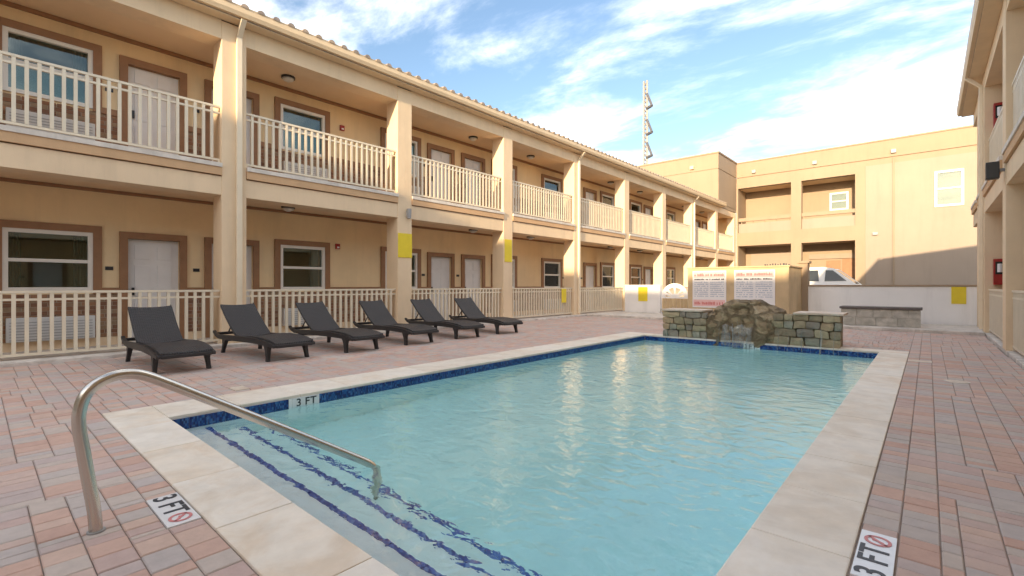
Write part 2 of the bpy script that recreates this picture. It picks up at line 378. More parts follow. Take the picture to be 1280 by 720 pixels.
class MB:
    def __init__(s): s.v = []; s.f = []
    def box(s, x0, x1, y0, y1, z0, z1):
        x0, x1 = sorted((x0, x1)); y0, y1 = sorted((y0, y1)); z0, z1 = sorted((z0, z1))
        n = len(s.v)
        s.v += [(x0, y0, z0), (x1, y0, z0), (x1, y1, z0), (x0, y1, z0), (x0, y0, z1), (x1, y0, z1), (x1, y1, z1), (x0, y1, z1)]
        s.f += [tuple(n + i for i in q) for q in ((0, 3, 2, 1), (4, 5, 6, 7), (0, 1, 5, 4), (1, 2, 6, 5), (2, 3, 7, 6), (3, 0, 4, 7))]
        return s
    def poly(s, pts):
        n = len(s.v); s.v += [tuple(p) for p in pts]; s.f.append(tuple(range(n, n + len(pts)))); return s
    def prism(s, pts, vec):
        """closed polygon pts swept by vec"""
        n = len(s.v); k = len(pts)
        s.v += [tuple(p) for p in pts] + [tuple(Vector(p) + Vector(vec)) for p in pts]
        s.f.append(tuple(range(n + k - 1, n - 1, -1))); s.f.append(tuple(range(n + k, n + 2 * k)))
        for i in range(k):
            j = (i + 1) % k
            s.f.append((n + i, n + j, n + k + j, n + k + i))
        return s
    def tube(s, pts, r, seg=10, cap=True):
        pts = [Vector(p) for p in pts]
        rr = r if isinstance(r, (list, tuple)) else [r] * len(pts)
        n0 = len(s.v); up = None
        for i, p in enumerate(pts):
            t = (pts[min(i + 1, len(pts) - 1)] - pts[max(i - 1, 0)]).normalized()
            if up is None:
                up = Vector((0, 0, 1)) if abs(t.z) < 0.9 else Vector((1, 0, 0))
            a = t.cross(up).normalized(); up = a.cross(t).normalized()
            for k in range(seg):
                an = 2 * math.pi * k / seg
                s.v.append(tuple(p + (a * math.cos(an) + up * math.sin(an)) * rr[i]))
        for i in range(len(pts) - 1):
            for k in range(seg):
                a_, b_ = n0 + i * seg + k, n0 + i * seg + (k + 1) % seg
                s.f.append((a_, b_, b_ + seg, a_ + seg))
        if cap:
            s.f.append(tuple(n0 + k for k in reversed(range(seg))))
            e = n0 + (len(pts) - 1) * seg
            s.f.append(tuple(e + k for k in range(seg)))
        return s
    def ring(s, c, r0, r1, h, seg=28, axis='z'):
        n = len(s.v); cx, cy, cz = c
        for k in range(seg):
            a = 2 * math.pi * k / seg
            for r_ in (r0, r1):
                s.v.append((cx + r_ * math.cos(a), cy + r_ * math.sin(a), cz)); s.v.append((cx + r_ * math.cos(a), cy + r_ * math.sin(a), cz + h))
        for k in range(seg):
            a, b = n + 4 * k, n + 4 * ((k + 1) % seg)
            s.f += [(a + 1, a + 3, b + 3, b + 1), (a + 2, b + 2, b + 3, a + 3), (a, a + 1, b + 1, b), (a, b, b + 2, a + 2)]
        return s
    def mesh(s, name, mat, smooth=False, bevel=0.0, off=(0, 0, 0), segs=2, clean=True):
        me = bpy.data.meshes.new(name)
        me.from_pydata([(x - off[0], y - off[1], z - off[2]) for x, y, z in s.v], [], s.f)
        me.materials.append(M[mat] if isinstance(mat, str) else mat)
        bm = bmesh.new(); bm.from_mesh(me)
        if bevel:
            es = [e for e in bm.edges if len(e.link_faces) == 2 and e.calc_face_angle(0) > 0.5]
            bmesh.ops.bevel(bm, geom=es, offset=bevel, segments=segs, affect='EDGES', profile=0.6)
        bmesh.ops.recalc_face_normals(bm, faces=bm.faces)
        bm.to_mesh(me); bm.free()
        if smooth:
            for p in me.polygons: p.use_smooth = True
        me.update()
        return me
    def build(s, name, mat, parent=None, smooth=False, bevel=0.0, local=False, segs=2, origin=None):
        a = np.array(s.v)
        if origin is None:
            lo, hi = a.min(0), a.max(0)
            origin = ((lo[0] + hi[0]) / 2, (lo[1] + hi[1]) / 2, lo[2])
        origin = tuple(float(q) for q in origin)
        me = s.mesh(name, mat, smooth, bevel, origin, segs)
        o = bpy.data.objects.new(name, me); C.objects.link(o)
        o.location = origin
        WL[o] = Vector(origin)
        if parent is not None: attach(o, parent, local)
        return o

def attach(o, parent, local=False):
    o.parent = parent
    if not local:
        o.matrix_parent_inverse = Matrix.Translation(-WL[parent])
    else:
        # local build: coordinates are those of the thing's root
        if parent.type == 'MESH':
            o.matrix_parent_inverse = Matrix.Translation(-WL[parent])

def tag(o, label, cat, group=None):
    o['label'] = label; o['category'] = cat
    if group: o['group'] = group
    return o
def thing(name, loc, label, cat, group=None, rz=0.0):
    o = bpy.data.objects.new(name, None); C.objects.link(o)
    o.empty_display_size = 0.2
    o.location = loc; o.rotation_euler = (0, 0, rz); WL[o] = Vector(loc)
    return tag(o, label, cat, group)
def structure(o): o['kind'] = 'structure'; return o
def copy_at(src, loc, parent, name=None):
    """copy of a single mesh piece placed with its origin at world point loc"""
    c = src.copy(); C.objects.link(c)
    if name: c.name = name
    c.location = loc; WL[c] = Vector(loc)
    attach(c, parent)
    return c
def glyphs(body, size, mat, place, parent):
    """each character is a small raised mesh of its own; place(dx) gives location and rotation"""
    adv = {'3': .60, 'F': .60, 'T': .60, ' ': .22}
    tot = sum(adv[c] for c in body) * size; x = -tot / 2
    for c in body:
        w = adv[c] * size
        if c != ' ':
            cu = bpy.data.curves.new('glyph', 'FONT'); cu.body = c; cu.size = size
            cu.extrude = 0.0008; cu.offset = size * 0.018; cu.align_x = 'CENTER'; cu.align_y = 'CENTER'
            to = bpy.data.objects.new('glyph', cu); C.objects.link(to)
            me = bpy.data.meshes.new_from_object(to.evaluated_get(bpy.context.evaluated_depsgraph_get()))
            bpy.data.objects.remove(to); bpy.data.curves.remove(cu)
            me.name = 'character'; me.materials.clear(); me.materials.append(M[mat])
            bm = bmesh.new(); bm.from_mesh(me); bmesh.ops.remove_doubles(bm, verts=bm.verts, dist=1e-5); bm.to_mesh(me); bm.free()
            o = bpy.data.objects.new('character', me); C.objects.link(o)
            loc, rot = place(x + w / 2); o.location = loc; o.rotation_euler = rot; WL[o] = Vector(loc); attach(o, parent)
        x += w

def cells(a0, a1, b0, b1, openings):
    """split a rectangle into cells that avoid the openings (a0,a1,b0,b1)"""
    As = sorted({a0, a1, *[min(max(q, a0), a1) for o in openings for q in o[:2]]})
    out = []
    for i in range(len(As) - 1):
        x0, x1 = As[i], As[i + 1]
        if x1 - x0 < 1e-6: continue
        cut = sorted([(o[2], o[3]) for o in openings if o[0] < x1 - 1e-6 and o[1] > x0 + 1e-6])
        z = b0
        for c0, c1 in cut:
            if c0 > z + 1e-6: out.append((x0, x1, z, c0))
            z = max(z, c1)
        if z < b1 - 1e-6: out.append((x0, x1, z, b1))
    return out

# ------------------------------------------------------------------ ground, deck base, walkways
def slab(name, x0, x1, y0, y1, z0, z1, mat, bevel=0.0):
    return structure(MB().box(x0, x1, y0, y1, z0, z1).build(name, mat, bevel=bevel))

PX0, PX1, PY0, PY1 = -5.18, -0.66, 1.16, 10.78          # pool inner edge
OX0, OX1, OY0, OY1 = -5.80, -0.25, 0.78, 11.18          # coping outer edge
LF, LW = -10.40, -11.90                                 # left wing: column plane, wall plane
RF = 1.03                                               # right wing column plane
SF = -5.30                                              # wing behind the camera

# far ground reaches the horizon, with a hole where the pool is sunk
g = MB()
for (a, b, c, d) in cells(-900, 900, -900, 900, [(PX0 - 0.4, PX1 + 0.4, PY0 - 0.35, PY1 + 0.4)]):
    g.poly([(a, c, -0.06), (b, c, -0.06), (b, d, -0.06), (a, d, -0.06)])
structure(g.build('ground', 'ground', origin=(0, 0, -0.06)))
slab('parking_lane', -10.2, 40, 18.72, 38.6, -0.056, -0.02, 'asphalt')

deck = MB()
for (a, b, c, d) in cells(-10.2, RF + 0.0, SF - 0.1, 15.95, [(PX0 - 0.2, PX1 + 0.2, PY0 - 0.2, PY1 + 0.2)]):
    deck.box(a, b, c, d, -0.056, -0.008)
deck = structure(deck.build('pool_deck', 'sand', origin=(0, 0, -0.056)))
slab('walkway', -12.05, -10.16, SF - 0.1, 36.3, -0.05, 0.055, 'concrete', 0.01)
slab('walkway', RF + 0.01, RF + 1.6, SF, 20.3, -0.05, 0.05, 'concrete', 0.01)
slab('forecourt', -42, 32, -25, SF - 0.12, -0.055, -0.005, 'concrete')
slab('raised_walk', -10.14, RF - 0.005, 15.96, 18.45, -0.05, 0.075, 'concrete', 0.012)

# ------------------------------------------------------------------ pavers
pieces = []         # x0,x1,y0,y1
MOD = 0.1475
LEN_N = [0.08, 0.09, 0.105, 0.147, 0.105, 0.147, 0.19]
def strip_lengths(total, opts):
    out = []; p = -random.random() * 0.12
    while p < total:
        L = random.choice(opts); out.append((p, p + L)); p += L
    return out
PARTS = [[1, 1, 1, 1], [1, 1, 1, 1], [1, 1, 1, 1], [0.75, 1, 1.25, 1], [1.25, 1, 0.75, 1], [1.5, 1, 1.5], [1, 1.5, 1.5], [1.5, 1.5, 1], [0.5, 1, 1, 1, 0.5], [1, 0.5, 1, 1.5]]
LEN_W = [0.105, 0.147, 0.085, 0.147]
def lay(a0, a1, b0, b1, emit, solid=1):
    """lay pavers in strips along a; b0 is the edge by the pool, b1 may lie on either side of it"""
    sg = 1 if b1 > b0 else -1
    width = abs(b1 - b0); bands = [[1]] * solid; used = solid * MOD
    pos_ = 0.0
    while pos_ < width - 1e-6:
        first = pos_ < solid * MOD - 1e-6
        bw = MOD if first else 4 * MOD
        a = a0
        while a < a1 - 1e-6:
            seg = (a1 - a0) if first else random.uniform(0.35, 1.3)
            ae = min(a + seg, a1)
            if a1 - ae < 0.12: ae = a1
            p_ = [1] if first else random.choice(PARTS)
            q = pos_
            for w in p_:
                qe = min(q + w * MOD, width)
                if qe - q > 0.025:
                    p = a - (random.random() * 0.07 if not first else 0)
                    while p < ae - 1e-6:
                        L = random.choice(LEN_N); e_ = min(p + L, ae)
                        if ae - e_ < 0.035: e_ = ae
                        s_ = max(p, a)
                        if e_ - s_ > 0.02:
                            bb0, bb1 = sorted((b0 + sg * q, b0 + sg * qe)); emit(s_, e_, bb0, bb1)
                        p = e_
                q += w * MOD
            a = ae
        pos_ += bw
lay(SF, 15.95, OX1, RF - .002, lambda a, b, c, d: pieces.append([c, d, a, b]), 2)          # along the long side
lay(-10.16, OX1, OY0, SF, lambda a, b, c, d: pieces.append([a, b, c, d]), 1)               # near end
lay(-10.16, OX0, OY0, OY1, lambda a, b, c, d: pieces.append([a, b, c, d]), 0)              # under the loungers
lay(-10.16, OX1, OY1, 15.95, lambda a, b, c, d: pieces.append([a, b, c, d]), 1)            # behind the fountain
tiles_on_deck = [(-3.268, -2.818, 0.628, 0.776), (-0.246, -0.106, 2.405, 2.885), (-6.16, -5.93, 1.96, 2.12), (-0.245, 0.05, 9.80, 10.02)]
def hits(p, t): return p[0] < t[1] - 0.004 and p[1] > t[0] + 0.004 and p[2] < t[3] - 0.004 and p[3] > t[2] + 0.004
def carve(p, t):
    out = []
    x0, x1, y0, y1 = p
    if x0 < t[0] - 0.012: out.append([x0, t[0], y0, y1])
    if x1 > t[1] + 0.012: out.append([t[1], x1, y0, y1])
    xa, xb = max(x0, t[0]), min(x1, t[1])
    if y0 < t[2] - 0.012: out.append([xa, xb, y0, t[2]])
    if y1 > t[3] + 0.012: out.append([xa, xb, t[3], y1])
    return out
for t in tiles_on_deck:
    new = []
    for p in pieces: new += carve(p, t) if hits(p, t) else [p]
    pieces = new
P = np.array(pieces)
cx, cy = (P[:, 0] + P[:, 1]) / 2, (P[:, 2] + P[:, 3]) / 2
fw = np.array([-math.sin(YAW), math.cos(YAW)]); rt = np.array([math.cos(YAW), math.sin(YAW)])
dep = cx * fw[0] + cy * fw[1]; lat = cx * rt[0] + cy * rt[1]
with np.errstate(all='ignore'):
    u = 640 + FPX * lat / dep; v = HORIZON + FPX * CAM_H / dep
vis = (dep > 0.3) & (u > 0) & (u < 1280) & (v < 722)
area = np.where(vis, (P[:, 1] - P[:, 0]) * (P[:, 3] - P[:, 2]) / np.maximum(dep, 0.1) ** 3, -1)
order = np.argsort(-area)
single = set(order[:300].tolist())
GAP, CH, TH = 0.0024, 0.0045, 0.05
def paver_geo(x0, x1, y0, y1, z):
    a, b, c, d = x0 + GAP, x1 - GAP, y0 + GAP, y1 - GAP
    zb, zm = z - TH, z - CH
    return ([(a, c, zb), (b, c, zb), (b, d, zb), (a, d, zb), (a, c, zm), (b, c, zm), (b, d, zm), (a, d, zm),
             (a + CH, c + CH, z), (b - CH, c + CH, z), (b - CH, d - CH, z), (a + CH, d - CH, z)],
            [(0, 1, 5, 4), (1, 2, 6, 5), (2, 3, 7, 6), (3, 0, 4, 7), (4, 5, 9, 8), (5, 6, 10, 9), (6, 7, 11, 10), (7, 4, 8, 11), (8, 9, 10, 11)])
cache = {}
big = MB()
for i, (x0, x1, y0, y1) in enumerate(pieces):
    z = random.gauss(0, 0.0012)
    if i in single:
        w, d = round(x1 - x0, 3), round(y1 - y0, 3)
        if (w, d) not in cache:
            vv, ff = paver_geo(-w / 2, w / 2, -d / 2, d / 2, 0)
            me = bpy.data.meshes.new('paver'); me.from_pydata(vv, [], ff); me.materials.append(M['paver_one']); me.update()
            cache[(w, d)] = me
        o = bpy.data.objects.new('paver', cache[(w, d)]); C.objects.link(o)
        o.location = ((x0 + x1) / 2, (y0 + y1) / 2, z)
        o.rotation_euler = (random.gauss(0, .004), random.gauss(0, .004), random.gauss(0, .004))
        attach(o, deck)
    else:
        if max(0, dep[i]) == 0 and (y1 < -3 or dep[i] < -2.5): 
            pass
        vv, ff = paver_geo(x0, x1, y0, y1, z)
        n = len(big.v); big.v += vv; big.f += [tuple(n + q for q in f) for f in ff]
me = bpy.data.meshes.new('paver_field'); me.from_pydata(big.v, [], big.f); me.materials.append(M['paver_many']); me.update()
o = bpy.data.objects.new('paver_field', me); C.objects.link(o); WL[o] = Vector((0, 0, 0)); attach(o, deck)
o['kind'] = 'stuff'

# ------------------------------------------------------------------ swimming pool
WATER = -0.115
pool = thing('swimming_pool', ((PX0 + PX1) / 2, (PY0 + PY1) / 2, -1.1),
             'rectangular in-ground swimming pool with travertine coping and blue waterline tile', 'pool')
sh = MB()
T = 0.18
ZT = -0.026
sh.box(PX0 - T, PX1 + T, PY0 - T, PY1 + T, -1.25, -1.02)
sh.box(PX0 - T, PX0, PY0 - T, PY1 + T, -1.0, ZT); sh.box(PX1, PX1 + T, PY0 - T, PY1 + T, -1.0, ZT)
sh.box(PX0, PX1, PY0 - T, PY0, -1.0, ZT); sh.box(PX0, PX1, PY1, PY1 + T, -1.0, ZT)
sh.build('shell', 'plaster', pool)
STEPS = [(1.50, -0.27), (1.80, -0.50), (2.09, -0.73)]
for yn, zt in STEPS:
    s = MB().box(PX0 + 0.001, PX1 - 0.001, PY0 + 0.001, yn, -1.015 - yn * .0005, zt).build('step', 'plaster', pool, bevel=0.012)
    n = int((PX1 - PX0) / 0.15)
    w = (PX1 - PX0) / n
    src = None
    for i in range(n):
        b = (PX0 + (i + .5) * w, yn - 0.03, zt + 0.001)
        if src is None:
            src = MB().box(-w / 2 + .002, w / 2 - .002, -0.019, 0.019, 0.0, 0.006).build('step_tile', 'mosaic_step', None, origin=(0, 0, 0))
            src.location = b; WL[src] = Vector(b); attach(src, s)
        else:
            copy_at(src, b, s)
# coping stones
def coping_run(x0, x1, y0, y1, along, L):
    tot = (x1 - x0) if along == 'x' else (y1 - y0)
    n = max(1, round(tot / L)); e = tot / n
    for i in range(n):
        g2 = 0.0016
        if along == 'x': q = (x0 + i * e + g2, x0 + (i + 1) * e - g2, y0, y1)
        else: q = (x0, x1, y0 + i * e + g2, y0 + (i + 1) * e - g2)
        dz = random.gauss(0, 0.0008)
        MB().box(*q, -0.025 + dz * 0.1, 0.006 + dz).build('coping_stone', M['cop%d' % random.randrange(4)], pool, bevel=0.008)
for i, (c1, c2, ts) in enumerate([((0.80, 0.72, 0.61), (0.72, 0.59, 0.45), 2.1), ((0.78, 0.70, 0.59), (0.82, 0.76, 0.67), 2.7),
                                  ((0.82, 0.75, 0.65), (0.74, 0.63, 0.50), 3.0), ((0.79, 0.72, 0.62), (0.70, 0.60, 0.48), 1.8)]):
    M['cop%d' % i] = surf('travertine_%d' % i, c1, 0.62, 0.08, 6.0, 0.4, 30, 0.003, tint=c2, tscale=ts)
coping_run(OX0 + 0.004, OX1 - 0.004, OY0 + 0.003, PY0, 'x', 0.78)
coping_run(OX0 + 0.004, PX0, PY0 + 0.002, PY1 - .002, 'y', 0.62)
coping_run(PX1, OX1 - 0.004, PY0 + 0.002, PY1 - .002, 'y', 0.70)
coping_run(OX0 + 0.004, OX1 - 0.004, PY1, OY1 - 0.003, 'x', 0.78)
# waterline tiles
def tile_run(name_axis, a0, a1, fixed, skip=None):
    n = round((a1 - a0) / 0.152); w = (a1 - a0) / n
    src = None
    for i in range(n):
        m_ = a0 + (i + .5) * w
        if skip and skip[0] < m_ < skip[1]: continue
        if name_axis == 'y':
            b = (fixed, m_, -0.182); geo = (-0.004, 0.004, -w / 2 + .0015, w / 2 - .0015, 0, 0.155)
        else:
            b = (m_, fixed, -0.182); geo = (-w / 2 + .0015, w / 2 - .0015, -0.004, 0.004, 0, 0.155)
        if src is None:
            src = MB().box(*geo).build('waterline_tile', 'mosaic', None, origin=(0, 0, 0)); src.location = b; WL[src] = Vector(b); attach(src, pool)
        else: copy_at(src, b, pool)
tile_run('y', PY0 + .01, PY1 - .01, PX0 + 0.005, skip=(2.27, 2.58))
tile_run('y', PY0 + .01, PY1 - .01, PX1 - 0.005)
tile_run('x', PX0 + .012, PX1 - .012, PY1 - 0.005, skip=(-2.95, -2.67))
tile_run('x', PX0 + .012, PX1 - .012, PY0 + 0.005)
# depth markers at the waterline
def wl_marker(loc, rot, w, label):
    t = thing('depth_marker', loc, label, 'depth marker')
    if abs(rot[2]) > 0.1: b = MB().box(loc[0] - .004, loc[0] + .004, loc[1] - w / 2, loc[1] + w / 2, loc[2], loc[2] + 0.155)
    else: b = MB().box(loc[0] - w / 2, loc[0] + w / 2, loc[1] - .004, loc[1] + .004, loc[2], loc[2] + 0.155)
    b.build('tile', 'tile_white', t)
    side = abs(rot[2]) > 0.1
    base = Vector(loc) + (Vector((0.0055, 0, 0)) if side else Vector((0, -0.0055, 0))) + Vector((0, 0, 0.10))
    glyphs('3 FT', 0.115, 'print_black', lambda dx: (base + (Vector((0, dx, 0)) if side else Vector((dx, 0, 0))), rot), t)
wl_marker((PX0 + 0.006, 2.425, -0.182), (math.radians(90), 0, math.radians(90)), 0.30, 'white depth tile reading 3 FT set into the blue waterline below the loungers')
wl_marker((-2.81, PY1 - 0.006, -0.182), (math.radians(90), 0, 0), 0.27, 'white depth tile reading 3 FT at the waterline below the boulder')
# water body
wx0, wx1, wy0, wy1 = PX0 - 0.05, PX1 + 0.05, PY0 - 0.05, PY1 + 0.05
wb_ = MB().box(wx0, wx1, wy0, wy1, -1.08, WATER).build('pool_water', 'water')
structure(wb_)

# depth tiles in the deck
def deck_tile(x0, x1, y0, y1, rot, label, full=True):
    t = thing('deck_depth_marker', ((x0 + x1) / 2, (y0 + y1) / 2, 0), label, 'depth marker')
    MB().box(x0 + .002, x1 - .002, y0 + .002, y1 - .002, -0.02, 0.004).build('tile', 'tile_white' if full else 'travertine', t, bevel=0.002)
    if not full: return t
    c = Vector(((x0 + x1) / 2, (y0 + y1) / 2, 0.0055)); R = Matrix.Rotation(rot, 3, 'Z')
    glyphs('3 FT', 0.15, 'print_black', lambda dx: (c + R @ Vector((-0.070 + dx, 0.0, 0)), (0, 0, rot)), t)
    s = MB().ring((0, 0, 0), 0.038, 0.052, 0.0012)
    s.prism([(-.040, .028, 0), (-.030, .038, 0), (.040, -.028, 0), (.030, -.038, 0)], (0, 0, .0012))
    s.prism([(-.022, -.004, 0), (.022, -.012, 0), (.022, -.004, 0), (-.018, .008, 0)], (0, 0, .001))
    ob = s.build('no_diving_symbol', 'print_red', None, origin=(0, 0, 0)); ob.location = c + R @ Vector((0.145, 0.0, 0.0)); WL[ob] = ob.location
    attach(ob, t)
    return t
deck_tile(*tiles_on_deck[0], 0.0, 'white tile reading 3 FT with red symbol in the pavers by the handrail')
deck_tile(*tiles_on_deck[1], math.radians(90), 'white tile reading 3 FT in the pavers along the long coping across from the loungers')
deck_tile(*tiles_on_deck[2], 0, 'blank pale deck tile set in pavers between loungers and coping', False)
deck_tile(*tiles_on_deck[3], 0, 'blank pale deck tile beside the coping near the stone fountain', False)
lid = thing('skimmer_lid', (0.27, 8.1, 0), 'round pale skimmer lid flush in the pavers', 'lid')
MB().ring((0.27, 8.1, -0.004), 0.105, 0.125, 0.008).build('rim', 'concrete', lid)
b = MB(); b.tube([(0.27, 8.1, -0.006), (0.27, 8.1, 0.0035)], 0.103, 28).build('cover', 'travertine', lid)

# handrail
hr = thing('pool_handrail', (-3.05, 0.39, 0), 'bent stainless steel handrail leading down the pool steps', 'handrail')
path = [(.392, -0.02), (.385, .1), (.365, .25), (.343, .42), (.330, .53), (.332, .60), (.352, .67), (.395, .72), (.455, .748), (.52, .752), (.58, .735), (.66, .69),
        (.80, .603), (1.04, .452), (1.28, .30), (1.52, .148), (1.72, .02), (1.86, -.07), (1.91, -.11), (1.945, -.16), (1.955, -.24), (1.957, -.735)]
pp = [Vector((-3.05, a, b)) for a, b in path]
fine = []
for i in range(len(pp) - 1):
    p0, p1, p2, p3 = pp[max(i - 1, 0)], pp[i], pp[i + 1], pp[min(i + 2, len(pp) - 1)]
    for k in range(4):
        t = k / 4
        fine.append(0.5 * ((2 * p1) + (-p0 + p2) * t + (2 * p0 - 5 * p1 + 4 * p2 - p3) * t * t + (-p0 + 3 * p1 - 3 * p2 + p3) * t ** 3))
fine.append(pp[-1])
MB().tube(fine, 0.027, 18).build('rail', 'steel', hr, smooth=True)
MB().tube([(-3.05, .392, -.004), (-3.05, .392, .006)], 0.036, 24).build('escutcheon', 'grey_metal', hr)

# ------------------------------------------------------------------ motel wings
def wing(name, label, mp_, s0, s1, cols, units, rails, roof_s, downs, lights, ext_tiles=True, detail=True, lampcol=()):
    """mp_(s0,s1,d0,d1)->x0,x1,y0,y1 ; d>0 is outward from the column plane"""
    x0, x1, y0, y1 = mp_(s0, s1, -12, 0)
    root = thing(name, ((x0 + x1) / 2, (y0 + y1) / 2, 0), label, 'building')
    def bx(mb, a, b, d0, d1, z0, z1): mb.box(*mp_(a, b, d0, d1), z0, z1); return mb
    def part(nm, mat, boxes, bevel=0.0, parent=None):
        mb = MB()
        for q in boxes: bx(mb, *q)
        return mb.build(nm, mat, parent or root, bevel=bevel)
    CW, CD = 0.45, 0.50
    # columns
    for c in cols:
        part('column', 'stucco', [(c, c + CW, -CD, 0, 0.05, 6.40)], 0.012)
    # beams between columns, ledges and slab edges
    e = [s0] + [q for c in cols for q in (c, c + CW)] + [s1]
    spans = [(e[i], e[i + 1]) for i in range(0, len(e), 2) if e[i + 1] - e[i] > 0.05]
    for a, b in spans:
        part('beam', 'stucco', [(a, b, -CD + .03, -0.012, 2.985, 3.345)])
        part('ledge', 'ledge', [(a, b, -CD + .03, 0.03, 3.365, 3.519)])
        part('slab_edge', 'slab_edge', [(a, b, -CD + .03, 0.05, 3.52, 3.60)])
        part('roof_beam', 'stucco', [(a, b, -CD + .03, -0.012, 6.05, 6.42)])
    part('floor_slab', 'ceiling', [(s0, s1, -1.5, -CD + .025, 3.05, 3.59)])
    part('upper_ceiling', 'ceiling', [(s0, s1, -1.5, -CD + .025, 6.09, 6.40)])
    # wall with openings
    ops = []
    for fz in (0.0, 3.45):
        for kind, a, w in units:
            if kind == 'd': ops.append((a, a + w, (0.06 if fz == 0 else 3.60), fz + 2.13, kind, fz))
            else: ops.append((a, a + w, fz + 1.10, fz + 2.20, kind, fz))
    wb = MB()
    for lo, hi, sel in ((0.05, 3.05, 0.0), (3.05, 6.40, 3.45)):
        for a, b, z0, z1 in cells(s0, s1, lo, hi, [o for o in ops if o[5] == sel]):
            bx(wb, a, b, -1.7, -1.5, z0, z1)
    wb.build('wall', 'stucco_wall', root)
    part('core', 'stucco_wall', [(s0, s1, -12, -3.1, 0.0, 6.4), (s0, s0 + .2, -3.1, -1.7, 0, 6.4), (s1 - .2, s1, -3.1, -1.7, 0, 6.4),
                                 (s0 + .2, s1 - .2, -3.1, -1.7, 3.1, 3.5)])
    part('end_wall', 'stucco_wall', [(s1 - .19, s1, -1.5, -CD + .03, 0.06, 3.04), (s1 - .19, s1, -1.5, -CD + .03, 3.61, 6.08)])
    if detail:
        for fz in (0.0, 3.45):
            zb = 0.055 if fz == 0 else 3.60
            fo = sorted([o for o in ops if o[5] == fz])
            # wainscot: backing, individual bricks, cap, base; interrupted by the doors
            segs = []; p = s0
            for o in fo:
                if o[4] == 'd':
                    segs.append((p, o[0] - 0.13)); p = o[1] + 0.13
            segs.append((p, s1))
            br = MB()
            for a, b in segs:
                if b - a < 0.05: continue
                zz = zb + 0.16; row = 0
                while zz < fz + 1.0:
                    q = a - (0.11 if row % 2 else 0)
                    while q < b:
                        l0, l1 = max(q, a), min(q + 0.215, b)
                        if l1 - l0 > 0.03:
                            j = random.uniform(-.003, .003)
                            bx(br, l0 + .004, l1 - .004, -1.5, -1.478 + j, zz + .004, zz + .068)
                        q += 0.223
                    zz += 0.0755; row += 1
                part('mortar_backing', 'mortar', [(a, b, -1.499, -1.486, zb + .16, fz + 1.04)])
                part('base_strip', 'stucco', [(a, b, -1.499, -1.455, zb, zb + .155)])
            o_ = br.build('wainscot_bricks', 'brick', root); o_['kind'] = 'stuff'
            cuts = []; p = s0
            for o in fo:
                cuts.append((p, o[0] - 0.13)); p = o[1] + 0.13
            cuts.append((p, s1))
            for a, b in cuts:
                if b - a > 0.05: part('wainscot_cap', 'brown', [(a, b, -1.499, -1.45, fz + 1.045, fz + 1.16)])
            part('cornice_trim', 'brown', [(s0, s1, -1.499, -1.46, (2.985 if fz == 0 else 6.01), (3.045 if fz == 0 else 6.085))])
    for a, b, z0, z1, kind, fz in ops:
        F_ = 0.13
        if kind == 'd':
            d = part('door', 'door', [(a + .003, b - .003, -1.60, -1.56, z0, z1 - .003)])
            if detail:
                # six raised panels
                pw = (b - a - 0.36) / 2
                for cx_ in (a + .12, a + .24 + pw):
                    for h0, h1 in ((0.25, 0.80), (0.92, 1.55), (1.67, 1.95)):
                        part('door_panel', 'door', [(cx_, cx_ + pw, -1.562, -1.548, z0 + h0, z0 + h1)], 0.004, d)
                part('handle', 'black_metal', [(a + .07, a + .11, -1.562, -1.50, z0 + .95, z0 + 1.10)], 0.006, d)
            part('door_frame', 'brown', [(a - F_, a, -1.62, -1.44, z0, z1 + F_), (b, b + F_, -1.62, -1.44, z0, z1 + F_), (a, b, -1.62, -1.44, z1, z1 + F_)])
            if detail:
                part('number_plate', 'black_metal', [(a - .34, a - .22, -1.499, -1.485, fz + 1.50, fz + 1.57)], 0.004)
        else:
            wf = part('window', 'vinyl', [(a, a + .07, -1.58, -1.47, z0, z1), (b - .07, b, -1.58, -1.47, z0, z1), (a + .07, b - .07, -1.58, -1.47, z1 - .07, z1),
                                          (a + .07, b - .07, -1.58, -1.47, z0, z0 + .07), (a + .07, b - .07, -1.57, -1.49, (z0 + z1) / 2 - .03, (z0 + z1) / 2 + .03)])
            part('pane', 'glass', [(a + .071, b - .071, -1.535, -1.53, z0 + .071, (z0 + z1) / 2 - .031)], 0, wf)
            part('pane', 'glass', [(a + .071, b - .071, -1.545, -1.54, (z0 + z1) / 2 + .031, z1 - .071)], 0, wf)
            if detail:
                # gathered curtains at both sides, or a pale blind in the lower sash upstairs
                for q0, q1 in ((a + .02, a + .24), (b - .24, b - .02)):
                    cm = MB(); n = 10
                    pr = []
                    for i in range(n + 1):
                        s_ = q0 + (q1 - q0) * i / n; d_ = -1.80 + 0.03 * (1 if i % 2 else -1)
                        X0, X1, Y0, Y1 = mp_(s_, s_, d_, d_); pr.append((X0, Y0))
                    for i in range(n):
                        cm.poly([(*pr[i], z0 - .05), (*pr[i + 1], z0 - .05), (*pr[i + 1], z1 + .05), (*pr[i], z1 + .05)])
                    cm.build('curtain', 'curtain', wf)
                if fz > 0: part('blind', 'blind', [(a + .05, b - .05, -1.63, -1.615, z0 + .02, (z0 + z1) / 2 + .02)], 0, wf)
            part('window_trim', 'brown', [(a - F_, a, -1.52, -1.45, z0 - .05, z1 + F_), (b, b + F_, -1.52, -1.45, z0 - .05, z1 + F_), (a, b, -1.52, -1.45, z1, z1 + F_)])
            if detail:
                zb = fz + (0.0 if fz == 0 else 0.15)
                ac = part('air_conditioner', 'ac', [(a + .04, b + .02, -1.478, -1.36, zb + .22, zb + .64)], 0.012)
                part('air_intake', 'grey_metal', [(a + .08, b - .02, -1.362, -1.354, zb + .25 + i * .05, zb + .262 + i * .05) for i in range(7)], 0, ac)
    # railings
    RB = 0.14
    src = {}
